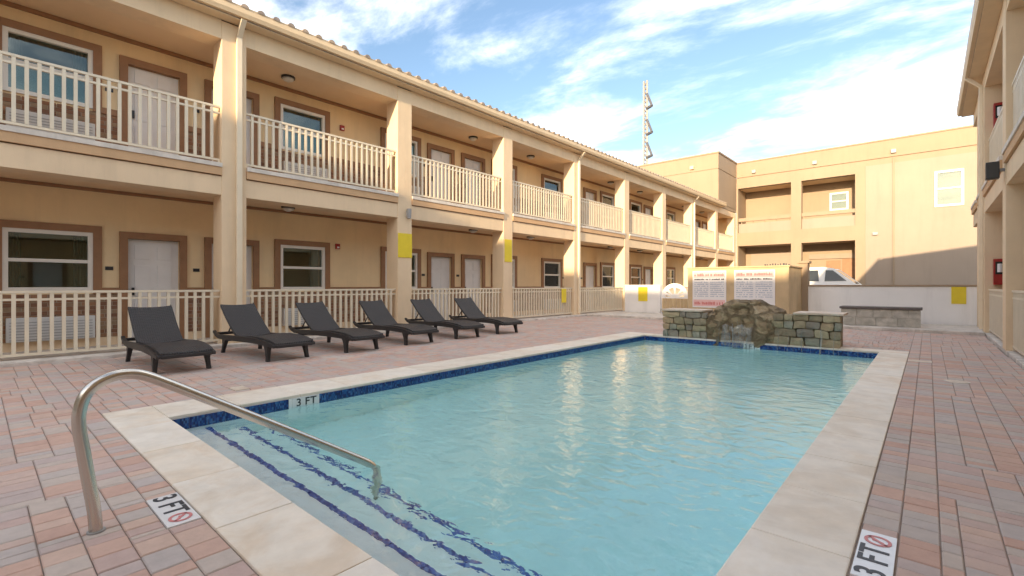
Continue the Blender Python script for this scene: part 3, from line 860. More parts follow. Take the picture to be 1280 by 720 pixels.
    for a, b in rails:
        for fz, z0, z1 in ((0, 0.11, 1.12), (1, 3.66, 4.74)):
            r_ = part('railing', 'cream_metal', [(a, b, -.135, -.075, z1 - .04, z1), (a, b, -.125, -.085, z1 - .155, z1 - .12), (a, b, -.125, -.085, z0, z0 + .04)])
            n = int((b - a) / RB); w = (b - a) / n
            for i in range(1, n):
                s_ = a + i * w
                X0, X1, Y0, Y1 = mp_(s_ - .024, s_ + .024, -.129, -.081)
                key = fz
                loc = ((X0 + X1) / 2, (Y0 + Y1) / 2, z0 + .04)
                if key not in src:
                    src[key] = MB().box(X0, X1, Y0, Y1, z0 + .041, z1 - .041).build('baluster', 'cream_metal', r_)
                else: copy_at(src[key], (loc[0], loc[1], z0 + .041), r_)
            for s_ in (a + .02, b - .02):
                part('foot', 'cream_metal', [(s_ - .02, s_ + .02, -.125, -.085, z0 - .055, z0)], 0, r_)
    # roof
    ra, rb = roof_s
    def P3(s_, d_, z_):
        X0, X1, Y0, Y1 = mp_(s_, s_, d_, d_); return (X0, Y0, z_)
    PITCH = 0.14
    zr = 6.60 + PITCH * 6.25
    prof = [(0.25, 6.44), (0.25, 6.60), (-6.0, zr), (-12.4, 6.60), (-12.4, 6.44)]
    rf = MB().prism([P3(ra, d_, z_) for d_, z_ in prof], Vector(P3(rb, 0, 0)) - Vector(P3(ra, 0, 0))).build('roof', 'roof', root)
    part('soffit', 'cream_trim', [(ra + .02, rb - .02, -.01, 0.25, 6.422, 6.438)], 0, rf)
    gt = MB()
    gp = [(0.252, 6.46), (0.325, 6.46), (0.355, 6.53), (0.355, 6.62), (0.365, 6.65), (0.34, 6.65), (0.34, 6.54), (0.315, 6.475), (0.252, 6.475)]
    gt.prism([P3(ra, d_, z_) for d_, z_ in gp], Vector(P3(rb, 0, 0)) - Vector(P3(ra, 0, 0)))
    gt.build('gutter', 'cream_trim', rf)
    if ext_tiles:
        # barrel tiles in runs from eave to ridge
        s_ = ra + .1; first = None
        n = 7; R0 = 0.075
        while s_ < rb:
            if first is None:
                tb = MB()
                for j, (d_, z_) in enumerate(((0.372, 6.635), (-5.95, zr + .06))):
                    for i in range(n):
                        an = math.pi * i / (n - 1)
                        tb.v.append(P3(s_ + R0 * math.cos(an), d_, z_ + R0 * math.sin(an)))
                for i in range(n - 1): tb.f.append((i, i + 1, n + i + 1, n + i))
                tb.f.append(tuple(range(n)))
                first = tb.build('roof_tile', 'roof', rf)
                base = WL[first]; s_first = s_
            else:
                dv = Vector(P3(s_, 0, 0)) - Vector(P3(s_first, 0, 0))
                copy_at(first, base + dv, rf)
            s_ += 0.30
    for c in downs:
        q = c + 0.30
        dm = MB()
        bx(dm, q - .05, q + .05, 0.003, .075, 0.12, 6.16)
        dm.prism([P3(q - .05, .003, 6.16), P3(q - .05, .075, 6.16), P3(q - .05, .33, 6.42), P3(q - .05, .25, 6.458)], Vector(P3(.1, 0, 0)) - Vector(P3(0, 0, 0)))
        dm.build('downspout', 'downspout', root, bevel=0.008)
    for s_, z_ in lights:
        X0, X1, Y0, Y1 = mp_(s_, s_, -.85, -.85)
        z_ -= 0.002
        l = MB().tube([(X0, Y0, z_), (X0, Y0, z_ - .04)], [.15, .15], 20).build('ceiling_light', 'black_metal', root)
        MB().tube([(X0, Y0, z_ - .041), (X0, Y0, z_ - .08), (X0, Y0, z_ - .11)], [.125, .11, .05], 20).build('diffuser', 'lamp_glass', l, smooth=True)
    return root

BAY = 4.10
lcols = [3.20 + BAY * k for k in range(-2, 8)]
lunits = []
for n in range(-1, 5):
    for kd, a, w in (('w', 0.31, 1.17), ('d', 2.0, 0.86), ('d', 3.45, 0.86), ('w', 4.93, 1.14)):
        a += 7.58 * n
        if -5 < a < 34.5: lunits.append((kd, a, w))
lrails = [(c + 0.452, c + BAY - 0.002) for c in lcols[1:-1]] + [(lcols[-1] + .452, 36.28)]
lcols = lcols + [35.83]
lrails[-1] = (lcols[-2] + .452, 35.828)
wing('motel_wing', 'long two-storey peach motel wing with railed galleries behind the loungers',
     lambda a, b, d0, d1: (LF + min(d0, d1), LF + max(d0, d1), a, b), -5.0 - .9, 36.29, lcols, lunits, lrails, (-5.9, 33.0),
     [3.20, 3.20 + 3 * BAY, 3.20 + 6 * BAY],
     [(4.85 + k * 3.0 + (k // 2) * 0.0, z) for k in range(0, 10) for z in (3.05, 6.09)])
rcols = [16.30, 12.05, 7.8, 3.6, -0.6, -4.8]
rcols = sorted(rcols + [18.05])
rr_ = sorted(rcols)
wing('motel_wing', 'two-storey peach motel wing with red extinguisher boxes, facing the loungers across the pool',
     lambda a, b, d0, d1: (RF - max(d0, d1), RF - min(d0, d1), a, b), -5.2, 20.2, rr_,
     [('d', 13.2, .86), ('w', 14.6, 1.15), ('d', 9.3, .86), ('w', 17.6, 1.15), ('w', 5.5, 1.15), ('d', 1.5, .86)],
     [(rr_[i] + .452, rr_[i + 1] - .002) for i in range(2, len(rr_) - 1)], (-5.2, 20.25), [16.30],
     [(10.2, 3.05), (10.2, 6.09), (14.5, 3.05), (14.5, 6.09)], ext_tiles=False)
# unseen block behind the photographer shades the deck; set far back for more skylight
sb = thing('shading_block', (-6, -31, 0), 'unseen three-storey tan block set far behind the photographer to shade the deck', 'building')
so = [(x, x + 1.5, z, z + 1.6) for x in range(-38, 28, 4) for z in (1.2, 4.6, 8.0)]
mb = MB()
for a, b, z0, z1 in cells(-42, 32, 0, 10.999, so): mb.box(a, b, -25.4, -25.1, z0, z1)
mb.build('wall', 'stucco_back', sb)
for a, b, z0, z1 in so:
    MB().box(a + .002, b - .002, -25.32, -25.28, z0 + .002, z1 - .002).build('window', 'car_glass', sb)
MB().box(-42, 32, -37, -25.41, 0, 10.98).build('core', 'stucco_back', sb)
MB().box(-42.1, 32.1, -37.1, -25.0, 11.0, 11.25).build('parapet', 'stucco_back', sb)

# ------------------------------------------------------------------ building across the end of the court
BY = 36.30
bb = thing('end_building', (-4, BY + 4, 0), 'tall cream flat-roofed building closing the far end of the court', 'building')
def bpart(nm, mat, boxes, bevel=0.0, parent=None):
    mb = MB()
    for q in boxes: mb.box(*q)
    return mb.build(nm, mat, parent or bb, bevel=bevel)
bo = [(-10.25, -6.91, 4.95, 8.15), (-6.31, -3.41, 4.95, 8.15), (-10.25, -6.91, 0.0, 4.03), (-6.31, -3.41, 0.0, 4.03), (0.28, 1.50, 5.69, 7.72)]
mb = MB()
for a, b, z0, z1 in cells(-10.38, -2.90, 0, 8.55, bo): mb.box(a, b, BY - .06, BY + .35, z0, z1)
mb.build('portal', 'stucco_back', bb)
mb = MB()
for a, b, z0, z1 in cells(-2.90, 14, 0, 8.55, bo): mb.box(a, b, BY, BY + .35, z0, z1)
mb.build('wall', 'stucco_pale', bb)
bpart('parapet_wall', 'stucco_back', [(-10.38, 14, BY + .02, BY + .35, 8.552, 8.90), (-10.38, 14, BY - .02, BY + .35, 8.935, 9.95)])
bpart('parapet_joint', 'wall_cap', [(-10.38, 14, BY + .05, BY + .35, 8.901, 8.934)])
bpart('coping', 'wall_cap', [(-10.38, 14, BY - .07, BY + .4, 9.951, 10.04)])
bpart('recess_wall', 'stucco_back', [(-10.37, -2.6, BY + 2.0, BY + 2.2, 0, 9.5)])
bpart('rear_block', 'stucco_back', [(-10.37, 14, BY + 2.25, BY + 12, 0, 9.6)])
bpart('reveal_wall', 'stucco_back', [(-3.40, -3.2, BY + .36, BY + 2.0, 0, 8.5), (-10.37, -10.27, BY + .36, BY + 2.0, 0, 8.5), (-6.85, -6.37, BY + .36, BY + .7, 0, 8.5)])
bpart('gallery_slab', 'stucco_back', [(-10.26, -3.41, BY + .36, BY + 1.99, 4.04, 4.6)])
bpart('gallery_ceiling', 'ceiling', [(-10.26, -3.41, BY + .36, BY + 1.99, 8.16, 8.4)])
for a, b in ((-10.24, -6.92), (-6.30, -3.42)):
    bpart('parapet_panel', 'stucco_pale', [(a, b, BY + .10, BY + .2, 4.95, 5.62)])
    bpart('parapet_rail', 'stucco_back', [(a, b, BY + .04, BY + .24, 5.78, 6.02)])
    for i in range(5):
        q = a + .15 + (b - a - .36) * i / 4
        bpart('rail_post', 'stucco_back', [(q, q + .06, BY + .12, BY + .18, 5.621, 5.779)])
def bwin(a, b, z0, z1, y, bl=True):
    w = bpart('window', 'vinyl', [(a, a + .11, y - .05, y + .08, z0, z1), (b - .11, b, y - .05, y + .08, z0, z1), (a + .11, b - .11, y - .05, y + .08, z1 - .11, z1),
                                  (a + .11, b - .11, y - .05, y + .08, z0, z0 + .11), (a + .11, b - .11, y - .04, y + .06, (z0 + z1) / 2 - .03, (z0 + z1) / 2 + .04)])
    for q0, q1 in ((z0 + .111, (z0 + z1) / 2 - .031), ((z0 + z1) / 2 + .041, z1 - .111)):
        bpart('pane', 'glass', [(a + .111, b - .111, y + .005, y + .01, q0, q1)], 0, w)
    bpart('blind', 'dark_metal', [(a + .05, b - .05, y + .14, y + .15, z0 + .05, z1 - .05)], 0, w)
bwin(0.28, 1.50, 5.69, 7.72, BY)
bwin(-5.0, -3.95, 6.25, 7.45, BY + 1.96, False)
for sx in (-5.55, -1.54, -9.2):
    s = bpart('scupper', 'grey_metal', [(sx - .12, sx + .12, BY - .16, BY - .021, 9.12, 9.34)], .01)
bpart('downpipe', 'stucco_back', [(-1.58, -1.50, BY - .07, BY - .002, 0.1, 8.9)])
bpart('wall_light', 'grey_metal', [(-2.55, -2.28, BY - .12, BY - .002, 4.28, 4.45)], .02)
# lower gallery: pale board with a line of small print, dark doorway
bd = bpart('notice_board', 'stucco_pale', [(-9.9, -6.6, BY + 1.93, BY + 1.995, 2.2, 3.55)])
bpart('print', 'print_black', [(-9.0 + i * .17, -9.0 + i * .17 + random.uniform(.07, .14), BY + 1.924, BY + 1.929, 2.62, 2.62 + random.uniform(.1, .2)) for i in range(11)], 0, bd)['kind'] = 'stuff'
bpart('doorway', 'brown', [(-5.2, -4.4, BY + 1.95, BY + 1.995, 0.1, 2.9), (-4.3, -3.6, BY + 1.95, BY + 1.995, 0.1, 3.0)])
bpart('lintel_board', 'stucco_pale', [(-6.2, -3.6, BY + 1.90, BY + 1.995, 3.02, 3.35)])

tw = thing('stair_tower', (-14, 35, 6.4), 'cream parapet block rising above the roof of the galleried wing', 'building')
q = MB().box(-19, LF + .04, 32.35, BY - .02, 6.66, 8.9).build('lower_wall', 'stucco_back', tw)
q = MB().box(-19, LF, 32.39, BY - .02, 8.9, 8.95).build('joint', 'wall_cap', tw)
q = MB().box(-19, LF + .04, 32.35, BY - .02, 8.95, 9.95).build('upper_wall', 'stucco_back', tw)
q = MB().box(-19.05, LF + .09, 32.30, BY - .08, 9.951, 10.05).build('coping', 'wall_cap', tw)
q = MB().box(-10.9, LF + .02, 33.02, BY - .02, 6.43, 6.66).build('fascia', 'stucco_back', tw)
q = MB().box(-12.2, -11.95, 32.2, 32.345, 9.12, 9.34).build('scupper', 'cream_trim', tw, bevel=.01)

# ------------------------------------------------------------------ low white wall, gate, sign enclosure
lw = thing('low_wall', (-4, 18.6, 0), 'low white painted wall with brown cap across the court end', 'wall')
for a, b in ((-9.80, -8.22), (-7.05, RF + .05)):
    MB().box(a, b, 18.5, 18.7, 0.0, 1.17).build('wall_panel', 'white_wall', lw)
    MB().box(a, b, 18.47, 18.73, 1.171, 1.225).build('cap', 'wall_cap', lw, bevel=.008) if a > -8 else MB().box(a, b, 18.48, 18.72, 1.171, 1.23).build('cap', 'white_wall', lw, bevel=.008)
MB().box(-3.28, -3.02, 18.42, 18.75, 0.07, 1.95).build('pier', 'stucco_back', lw, bevel=.01)
MB().box(-3.33, -2.97, 18.37, 18.80, 1.951, 2.03).build('pier_cap', 'stucco_back', lw, bevel=.01)

gate = thing('court_gate', (-7.64, 18.55, 0), 'cream gate with fan-shaped cut-outs beside the low white wall', 'gate')
GX0, GX1, GY = -8.18, -7.09, 18.55
# fan top: arched panel with triangular openings, built as spokes and rims
gc = (GX0 + GX1) / 2; gm = MB()
ro, ri = 0.56, 0.50
zc0 = 0.72
for i in range(16):
    a0, a1 = math.pi * i / 16, math.pi * (i + 1) / 16
    gm.prism([(gc + r_ * math.cos(a), GY, zc0 + r_ * math.sin(a) * 1.02) for r_, a in ((0.40, a0), (.56, a0), (.56, a1), (.40, a1))], (0, .04, 0))
for i in range(1, 8, 1):
    a = math.pi * i / 8; w = 0.05
    if i % 2 == 0 or i in (1, 7):
        c_, s_ = math.cos(a), math.sin(a)
        gm.prism([(gc + .1 * c_ + .02 * s_, GY + .002, zc0 + .1 * s_ - .02 * c_), (gc + .42 * c_ + w * s_, GY + .002, zc0 + .42 * s_ - w * c_),
                  (gc + .42 * c_ - w * s_, GY + .002, zc0 + .42 * s_ + w * c_), (gc + .1 * c_ - .02 * s_, GY + .002, zc0 + .1 * s_ + .02 * c_)], (0, .036, 0))
gm.prism([(gc + .16 * math.cos(math.pi * i / 8), GY - .003, zc0 + .16 * math.sin(math.pi * i / 8)) for i in range(9)], (0, .046, 0))
gm.build('fan_panel', 'white_wall', gate)
for i in range(7):
    x_ = GX0 + .03 + i * (GX1 - GX0 - .06 - .13) / 6
    MB().box(x_, x_ + .13, GY, GY + .035, 0.10, 0.68).build('plank', 'tan_block', gate)
MB().box(GX0, GX1, GY - .012, GY + .047, 0.685, 0.745).build('rail', 'white_wall', gate)
MB().box(GX0 + .001, GX1 - .001, GY + .037, GY + .06, 0.14, 0.24).build('rail', 'tan_block', gate)

en = thing('sign_enclosure', (-4.75, 17.5, 0), 'square tan block enclosure behind the boulder carrying two pool notices', 'enclosure')
MB().box(-6.32, -3.20, 16.50, 18.46, 0.07, 1.78).build('body', 'tan_block', en, bevel=.015)
MB().box(-6.35, -3.17, 16.47, 18.46, 1.781, 1.83).build('cap', 'tan_block', en, bevel=.01)
def notice(x0, x1, z0, z1, label, foot):
    t = thing('pool_notice', ((x0 + x1) / 2, 16.48, z0), label, 'sign')
    y = 16.497
    MB().box(x0, x1, y - .025, y, z0, z1).build('board', 'sign_white', t, bevel=.003)
    w = x1 - x0
    def strokes(nm, mat, zb, h, n, a0=.06, a1=.94):
        m_ = MB(); p = x0 + w * a0
        while p < x0 + w * a1:
            l = random.uniform(.018, .05); hh_ = h * random.uniform(.6, 1.0); m_.box(p, min(p + l, x0 + w * a1), y - .0285, y - .0262, zb, zb + hh_); p += l + (random.uniform(.006, .012) if random.random() < .8 else .05)
        m_.build(nm, mat, t)['kind'] = 'stuff'
    MB().box(x0 + .03, x1 - .03, y - .0262, y - .0255, z1 - .23, z1 - .03).build('header_band', 'sign_pink', t)
    strokes('heading', 'sign_red', z1 - .18, .10, 9)
    strokes('subheading', 'print_black', z1 - .31, .05, 10)
    for c0, c1 in ((.06, .48), (.54, .94)):
        for i in range(8):
            strokes('print_line', 'sign_grey', z1 - .40 - i * .068, .034, 0, c0, c1)
    if foot:
        MB().box(x0 + .03, x1 - .03, y - .0262, y - .0255, z0 + .05, z0 + .27).build('footer_band', 'sign_pink', t)
        strokes('footer', 'sign_red', z0 + .10, .11, 8)
notice(-6.14, -5.03, 0.45, 1.70, 'white pool notice with red heading and red bottom line', True)
notice(-4.78, -3.58, 0.55, 1.70, 'white pool notice in two text columns, without red bottom line', False)

# stone planter bench
pb = thing('stone_planter', (-1.0, 16.85, .07), 'long low grey stone planter with dark cap before the white wall', 'planter')
MB().box(-1.88, -0.16, 16.62, 17.15, .074, .54).build('core', 'block_stone', pb)
bx_ = -1.90
for r_ in range(2):
    x_ = -1.90; 
    while x_ < -0.14:
        w = random.uniform(.32, .5); x2 = min(x_ + w, -.14)
        if -.14 - x2 < .12: x2 = -.14
        MB().box(x_ + .004, x2 - .004, 16.60 + random.uniform(-.006, .006), 16.64, .08 + r_ * .23, .08 + r_ * .23 + .224).build('stone', 'block_stone', pb, bevel=.01)
        x_ = x2
MB().box(-1.93, -.11, 16.56, 17.2, .541, .605).build('cap', 'block_cap', pb, bevel=.01)

# ------------------------------------------------------------------ fountain
fo = thing('rock_fountain', (-3.0, 11.1, 0), 'stone fountain wall with large boulder and water spouts at the pool end', 'fountain')
FY = PY1 + 0.02
def rubble(x0, x1, z0, z1):
    z_ = z0; r_ = 0
    while z_ < z1 - .03:
        h = random.uniform(.14, .22); z2 = min(z_ + h, z1)
        if z1 - z2 < .08: z2 = z1
        x_ = x0
        while x_ < x1 - .02:
            w = random.uniform(.13, .44); x2 = min(x_ + w, x1)
            if x1 - x2 < .1: x2 = x1
            st = bmesh.new(); bmesh.ops.create_cube(st, size=1)
            bmesh.ops.subdivide_edges(st, edges=st.edges, cuts=2, use_grid_fill=True)
            cx_, cz_ = (x_ + x2) / 2, (z_ + z2) / 2; dj = random.uniform(-.02, .02)
            for vv in st.verts:
                k = 1 - .10 * (abs(vv.co.x * vv.co.z) * 4)
                p = Vector((cx_ + vv.co.x * (x2 - x_ - .008) * k, FY + .055 + dj + vv.co.y * .12 * (1.15 if abs(vv.co.x) < .3 and abs(vv.co.z) < .3 else 1), cz_ + vv.co.z * (z2 - z_ - .008) * k))
                p += noise.noise_vector(p * 5) * .028
                vv.co = p - Vector((cx_, FY, z_))
            me = bpy.data.meshes.new('stone'); st.to_mesh(me); st.free(); me.materials.append(M['stone'])
            o = bpy.data.objects.new('stone', me); C.objects.link(o); o.location = (cx_, FY, z_); WL[o] = o.location.copy(); attach(o, fo)
            x_ = x2
        z_ = z2
rubble(-4.74, -3.72, 0.0, 0.60); rubble(-2.38, -1.23, 0.0, 0.62)
MB().box(-4.70, -3.76, FY + .07, FY + .62, 0.0, 0.60).build('core', 'boulder', fo)
MB().box(-2.34, -1.27, FY + .07, FY + .62, 0.0, 0.60).build('core', 'boulder', fo)
MB().box(-4.78, -3.80, FY - .03, FY + .70, 0.605, 0.645).build('cap', 'travertine', fo, bevel=.008)
MB().box(-2.02, -1.19, FY - .03, FY + .70, 0.625, 0.665).build('cap', 'travertine', fo, bevel=.008)
bm = bmesh.new(); bmesh.ops.create_icosphere(bm, subdivisions=6, radius=1)
for vv in bm.verts:
    n_ = vv.co.normalized(); p = n_ * 1.7 + Vector((4.2, 1.3, 2.2))
    d_ = 1 + .11 * noise.fractal(p, 0.9, 2.1, 6) + .10 * (1 - abs(noise.noise(p * 1.6)) * 2) * .6
    se = lambda c_: math.copysign(abs(c_) ** .78, c_)
    q = Vector((se(n_.x) * 0.90, se(n_.y) * 0.52, se(n_.z) * 0.83)) * d_
    if q.y < 0:      # shallow grotto in the face where water runs down
        k = max(0, 1 - ((q.x + .03) / .38) ** 2) * max(0, 1 - ((q.z - .33) / .46) ** 2)
        q.y += .20 * k
    step = math.floor(q.z * 7 + noise.noise(q * 3) * 1.1)
    q.y += .012 * (step % 2)
    vv.co = q
me = bpy.data.meshes.new('boulder'); bm.to_mesh(me); bm.free(); me.materials.append(M['boulder'])
o = bpy.data.objects.new('boulder', me); C.objects.link(o); o.location = (-3.05, FY + .49, 0.0); WL[o] = o.location.copy(); attach(o, fo)
# water threads and splashes
def thread(x, y0, z0, throw, r):
    pts = []
    for i in range(9):
        t = i / 8
        pts.append((x + .01 * math.sin(t * 5 + x * 9), y0 - throw * t, z0 + (WATER + .004 - z0) * t ** 1.7))
    MB().tube(pts, [r * (.35 + .5 * i / 8) for i in range(9)], 7).build('water_thread', 'spray', fo, smooth=True)
for x, z0, th, r in ((-4.63, .16, .10, .006), (-2.28, .30, .10, .007), (-2.10, .22, .08, .006), (-1.86, .34, .12, .008), (-1.55, .36, .16, .012), (-1.53, .34, .18, .008), (-1.33, .34, .12, .008)):
    thread(x, FY - .01, z0, th, r)
for i in range(16):
    x = -3.12 + random.uniform(-.32, .30)
    thread(x, FY - .07, random.uniform(.25, .45), random.uniform(.03, .08), random.uniform(.004, .009))

sheet = MB(); NS = 14
for i in range(9):
    t = i / 8
    for k in range(NS + 1):
        x = -3.36 + .60 * k / NS
        sheet.v.append((x + .012 * math.sin(t * 6 + k), FY - .05 - .07 * t + .012 * math.sin(k * 1.7), .34 + .03 * math.sin(k * .9) + (WATER + .006 - .34) * t ** 1.6))
for i in range(8):
    for k in range(NS):
        if noise.noise(Vector((k * .9, i * .25, 3.3))) > -.32:
            a = i * (NS + 1) + k; sheet.f.append((a, a + 1, a + NS + 2, a + NS + 1))
sheet.build('water_sheet', 'spray', fo, smooth=True)

# ------------------------------------------------------------------ loungers
def make_lounger(root):
    W = 0.30
    # woven deck: profile of the wavy seat, thickness added below
    def ribbon(name, prof, w, th, mat, sag=0.012):
        mb = MB(); nx = 8
        for (x, z) in prof:
            for j in range(nx + 1):
                yy = -w + 2 * w * j / nx
                mb.v.append((x, yy, z - sag * (1 - (yy / w) ** 2)))
        for (x, z) in prof:
            for j in range(nx + 1):
                yy = -w + 2 * w * j / nx
                mb.v.append((x, yy, z - th - sag * (1 - (yy / w) ** 2)))
        L = len(prof); S = nx + 1
        for i in range(L - 1):
            for j in range(nx):
                a = i * S + j; b = a + L * S
                mb.f.append((a, a + 1, a + S + 1, a + S)); mb.f.append((b, b + S, b + S + 1, b + 1))
            for j in (0, nx):
                a = i * S + j; mb.f.append((a, a + S, a + S + L * S, a + L * S))
        for i in (0, L - 1):
            for j in range(nx):
                a = i * S + j; mb.f.append((a, a + 1, a + 1 + L * S, a + L * S))
        return mb.build(name, mat, root, smooth=False, local=True, bevel=.012)
    seat = []
    for i in range(25):
        t = i / 24; x = -0.36 + 1.44 * t
        z = 0.335 + 0.035 * math.sin((t - .15) * math.pi * 1.25) - 0.05 * max(0, t - .86) * 3.0
        seat.append((x, z))
    ribbon('seat', seat, W + .01, .06, 'rattan')
    back = []
    for i in range(13):
        t = i / 12
        back.append((-0.33 - 0.64 * t - .045 * math.sin(t * math.pi) - .03 * t ** 4, 0.335 + 0.53 * t + .0 * t))
    ribbon('backrest', back, W - .01, .055, 'rattan', 0.02)
    # frame: side rails with a curled tail behind the backrest, cross bars
    for s in (-1, 1):
        mb = MB(); y0, y1 = (s * (W - .005)), s * (W + .05)
        top = [(-1.16, .385), (-1.08, .345), (-.95, .315), (-.70, .325), (-.40, .335), (0.0, .345), (.4, .345), (.75, .325), (1.0, .295), (1.10, .27)]
        bot = [(1.10, .225), (1.0, .235), (.75, .245), (.4, .255), (0.0, .25), (-.40, .24), (-.70, .235), (-.95, .245), (-1.08, .285), (-1.17, .345)]
        mb.prism([(x, y0, z) for x, z in top + bot], (0, y1 - y0, 0))
        mb.build('side_rail', 'resin', root, bevel=.012, local=True)
    MB().box(1.04, 1.11, -W, W, .222, .272).build('foot_bar', 'resin', root, bevel=.015, local=True)
    MB().box(-1.16, -1.08, -W, W, .295, .345).build('tail_bar', 'resin', root, bevel=.012, local=True)
    for x in (-.72, .83):
        MB().box(x - .03, x + .03, -W, W, .205, .25).build('cross_bar', 'resin', root, bevel=.01, local=True)
    for s in (-1, 1):
        for x, lean in ((.83, .05), (-.72, -.07)):
            mb = MB(); yc = s * (W + .005)
            n0 = len(mb.v)
            for (xx, z, hx, hy, oy) in ((x, .26, .075, .035, 0), (x + lean * .35, .16, .042, .030, .004), (x + lean * .8, .06, .032, .026, .012), (x + lean, 0.0, .034, .028, .018)):
                for a, b in ((-1, -1), (1, -1), (1, 1), (-1, 1)): mb.v.append((xx + a * hx, yc + s * oy + b * hy, z))
            for i in range(3):
                for k in range(4):
                    a, b = i * 4 + k, i * 4 + (k + 1) % 4; mb.f.append((a, b, b + 4, a + 4))
            mb.f += [(3, 2, 1, 0), (12, 13, 14, 15)]
            mb.build('leg', 'resin', root, bevel=.008, local=True)
    # prop that holds the backrest
    mb = MB()
    for s in (-1, 1): mb.tube([(-.98, s * .16, .33), (-.74, s * .16, .585)], .012, 8)
    mb.tube([(-.74, -.17, .585), (-.74, .17, .585)], .012, 8)
    mb.build('back_prop', 'resin', root, local=True)

def dup(root, loc, rz, label):
    r = root.copy(); C.objects.link(r); r.location = loc; r.rotation_euler = (0, 0, rz); r['label'] = label
    for ch in list(root.children):
        c = ch.copy(); C.objects.link(c); c.parent = r; c.matrix_parent_inverse = ch.matrix_parent_inverse.copy()
    return r
lspots = [(-8.70, 1.92, 0), (-8.70, 3.31, 4), (-8.68, 4.65, 3), (-8.76, 6.07, -1), (-8.80, 7.50, -3), (-8.83, 8.95, -6)]
llab = ['dark woven lounger farthest from the fountain, in front of the white ground-floor door',
        'dark woven lounger in front of the column with the downspout',
        'dark woven lounger before the railed bay, third of the row from the handrail end',
        'dark woven lounger beside the column with the big yellow sign',
        'dark woven lounger standing next to last in the row toward the fountain',
        'dark woven lounger at the end of the row nearest the fountain']
GRP = 'loungers in a row along the gallery'
L0 = thing('sun_lounger', (lspots[0][0], lspots[0][1], 0), llab[0], 'sun lounger', GRP)
make_lounger(L0)
for (x, y, a), lb in list(zip(lspots, llab))[1:]:
    dup(L0, (x, y, 0), math.radians(a), lb)

# ------------------------------------------------------------------ small fixtures and signs
YG = 'yellow warning signs'
def ysign(x0, x1, y0, y1, z0, z1, label):
    t = MB().box(x0, x1, y0, y1, z0, z1).build('warning_sign', 'yellow', None, bevel=.003); tag(t, label, 'sign', YG)
ysign(LF + .002, LF + .016, 7.305, 7.745, 1.94, 2.58, 'large plain yellow sign on the column behind the fourth lounger')
ysign(LF + .002, LF + .016, 11.45, 11.80, 1.98, 2.72, 'plain yellow sign on the column beyond the last lounger')
ysign(LF - .05, LF - .035, 14.72, 15.02, .55, 1.08, 'small yellow sign hung on the ground-floor railing beside a downspout column')
ysign(-9.17, -8.76, 18.478, 18.495, .55, 1.14, 'yellow sign on the short white wall beside the gate')
ysign(0.50, 0.81, 18.478, 18.495, .68, 1.165, 'yellow sign on the long white wall near the right wing')
ysign(RF + .03, RF + .40, 18.03, 18.046, 1.90, 2.50, 'yellow sign on the last column of the wing with extinguisher boxes')
def ext_box(z0, label):
    t = thing('extinguisher_cabinet', (RF + .33, 16.29, z0), label, 'extinguisher cabinet', 'red extinguisher cabinets')
    MB().box(RF + .15, RF + .36, 16.13, 16.298, z0, z0 + .62).build('box', 'red', t, bevel=.012)
    MB().box(RF + .18, RF + .33, 16.122, 16.129, z0 + .25, z0 + .55).build('window', 'car_glass', t)
    MB().tube([(RF + .255, 16.115, z0 + .30), (RF + .255, 16.115, z0 + .50)], .045, 12).build('extinguisher', 'sign_white', t)
ext_box(1.22, 'red fire extinguisher cabinet above the ground-floor railing')
ext_box(4.95, 'red fire extinguisher cabinet on the upper gallery')
sp = thing('wall_speaker', (RF - .2, 12.1, 3.1), 'small black outdoor speaker bracketed to the beam of the wing with extinguisher boxes', 'speaker')
MB().box(RF - .25, RF - .07, 12.05, 12.23, 3.12, 3.42).build('cabinet', 'black_metal', sp, bevel=.015)
MB().tube([(RF - .07, 12.15, 3.27), (RF, 12.15, 3.27)], .03, 10).build('bracket', 'grey_metal', sp)
wlight = thing('wall_lantern', (LF + .05, 7.62, 3.0), 'small grey lantern on the column above the large yellow sign', 'lamp')
MB().tube([(LF + .06, 7.62, 2.98), (LF + .06, 7.62, 3.24)], [.05, .065], 14).build('housing', 'grey_metal', wlight, bevel=.01)
MB().box(LF + .001, LF + .03, 7.57, 7.67, 3.03, 3.19).build('back_plate', 'grey_metal', wlight)
def alarm(y, z, label):
    t = thing('fire_alarm', (LW + .05, y, z), label, 'alarm', 'red fire alarm horns')
    MB().box(LW + .002, LW + .06, y - .06, y + .06, z, z + .14).build('housing', 'red', t, bevel=.01)
    MB().box(LW + .061, LW + .075, y - .03, y + .03, z + .02, z + .06).build('strobe', 'tile_white', t)
alarm(6.55, 5.38, 'red fire alarm horn on the upper gallery wall beside a window')
alarm(6.42, 2.18, 'red fire alarm horn by a ground-floor window behind the third lounger')

# ------------------------------------------------------------------ pickup truck behind the low wall
tr = thing('pickup_truck', (-3.6, 22.4, -.02), 'white pickup truck parked beyond the low white wall', 'truck')
Y0, Y1 = 21.6, 23.5
mb = MB()
body = [(-6.6, .45), (-6.6, 1.12), (-5.0, 1.15), (-5.0, 1.16), (-2.15, 1.22), (-1.30, 1.17), (-.98, 1.05), (-.90, .75), (-.95, .42), (-6.5, .40)]
mb.prism([(x, Y0, z) for x, z in body], (0, Y1 - Y0, 0)); mb.build('body', 'car_white', tr, bevel=.04)
cab = [(-4.95, 1.14), (-4.85, 1.80), (-4.55, 1.88), (-3.05, 1.89), (-2.74, 1.84), (-1.98, 1.20)]
mb = MB(); n = len(cab)
for yy, ins in ((Y0 + .03, 0), (Y1 - .03, 0)):
    for x, z in cab:
        k = (z - 1.14) / .72
        mb.v.append((x, yy + (.14 * k if yy < 22 else -.14 * k), z))
mb.f += [tuple(range(n)), tuple(range(2 * n - 1, n - 1, -1))] + [(i, (i + 1) % n, n + (i + 1) % n, n + i) for i in range(n)]
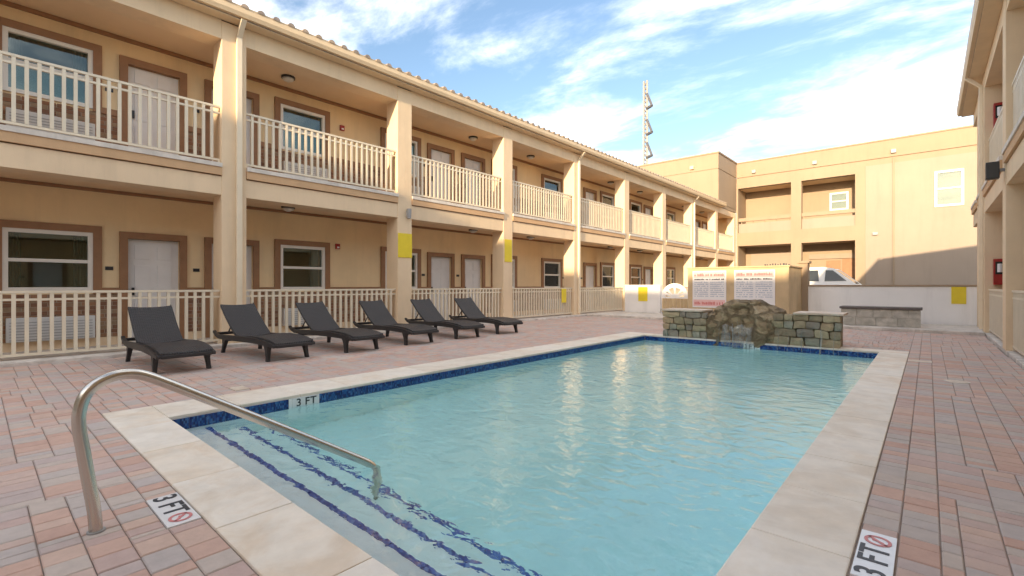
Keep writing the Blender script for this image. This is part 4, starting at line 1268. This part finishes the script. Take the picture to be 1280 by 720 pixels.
cb = mb.build('cab', 'car_white', tr, bevel=.03)
def cabwin(pts):
    m_ = MB()
    m_.prism([(x, Y0 + .03 + .14 * (z - 1.14) / .72 - .012, z) for x, z in pts], (0, .02, 0)); m_.build('side_window', 'car_glass', tr)
cabwin([(-4.62, 1.37), (-4.56, 1.78), (-3.22, 1.80), (-3.18, 1.37)])
cabwin([(-3.0, 1.37), (-2.97, 1.80), (-2.74, 1.79), (-2.30, 1.38)])
m_ = MB(); m_.poly([(-2.68, Y0 + .30, 1.79), (-2.68, Y1 - .30, 1.79), (-2.06, Y1 - .16, 1.27), (-2.06, Y0 + .16, 1.27)])
m_.v = [(x + .012, y, z + .012) for x, y, z in m_.v]; m_.build('windscreen', 'car_glass', tr)
for x in (-5.7, -1.75):
    for y in (Y0 + .04, Y1 - .26):
        w = MB().tube([(x, y, .36), (x, y + .22, .36)], .36, 24).build('wheel', 'rubber', tr, bevel=.02)
        MB().tube([(x, y - .01, .36), (x, y + .10, .36)], .2, 18).build('rim', 'grey_metal', w)

# ------------------------------------------------------------------ mast far behind
ms = thing('radio_mast', (-28.6, 60, -.06), 'tall pale lattice mast with triangular antenna brackets behind the motel roof', 'mast')
mx_, my_ = -28.6, 60
mb = MB()
for (a, b) in ((-.32, -.32), (.32, -.32), (0, .34)):
    MB().tube([(mx_ + a, my_ + b, 0), (mx_ + a * .75, my_ + b * .75, 28.8)], .15, 8).build('leg', 'mast', ms)
br = MB()
z = 0.5; pts3 = [(-.32, -.32), (.32, -.32), (0, .34)]
while z < 28.2:
    for i in range(3):
        a, b = pts3[i], pts3[(i + 1) % 3]; k = 1 - .25 * z / 28.8; k2 = 1 - .25 * (z + .6) / 28.8
        br.tube([(mx_ + a[0] * k, my_ + a[1] * k, z), (mx_ + b[0] * k2, my_ + b[1] * k2, z + .6)], .06, 5)
    z += .6
br.build('bracing', 'mast', ms)
for z in (25.0, 21.5, 18.4):
    t = MB()
    t.tube([(mx_ + .2, my_ - .3, z), (mx_ + 1.15, my_ - .75, z + .05)], .2, 8)
    t.tube([(mx_ + .25, my_ - .3, z + 2.0), (mx_ + 1.15, my_ - .75, z + .05)], .15, 8)
    t.build('antenna_bracket', 'dark_metal', ms)
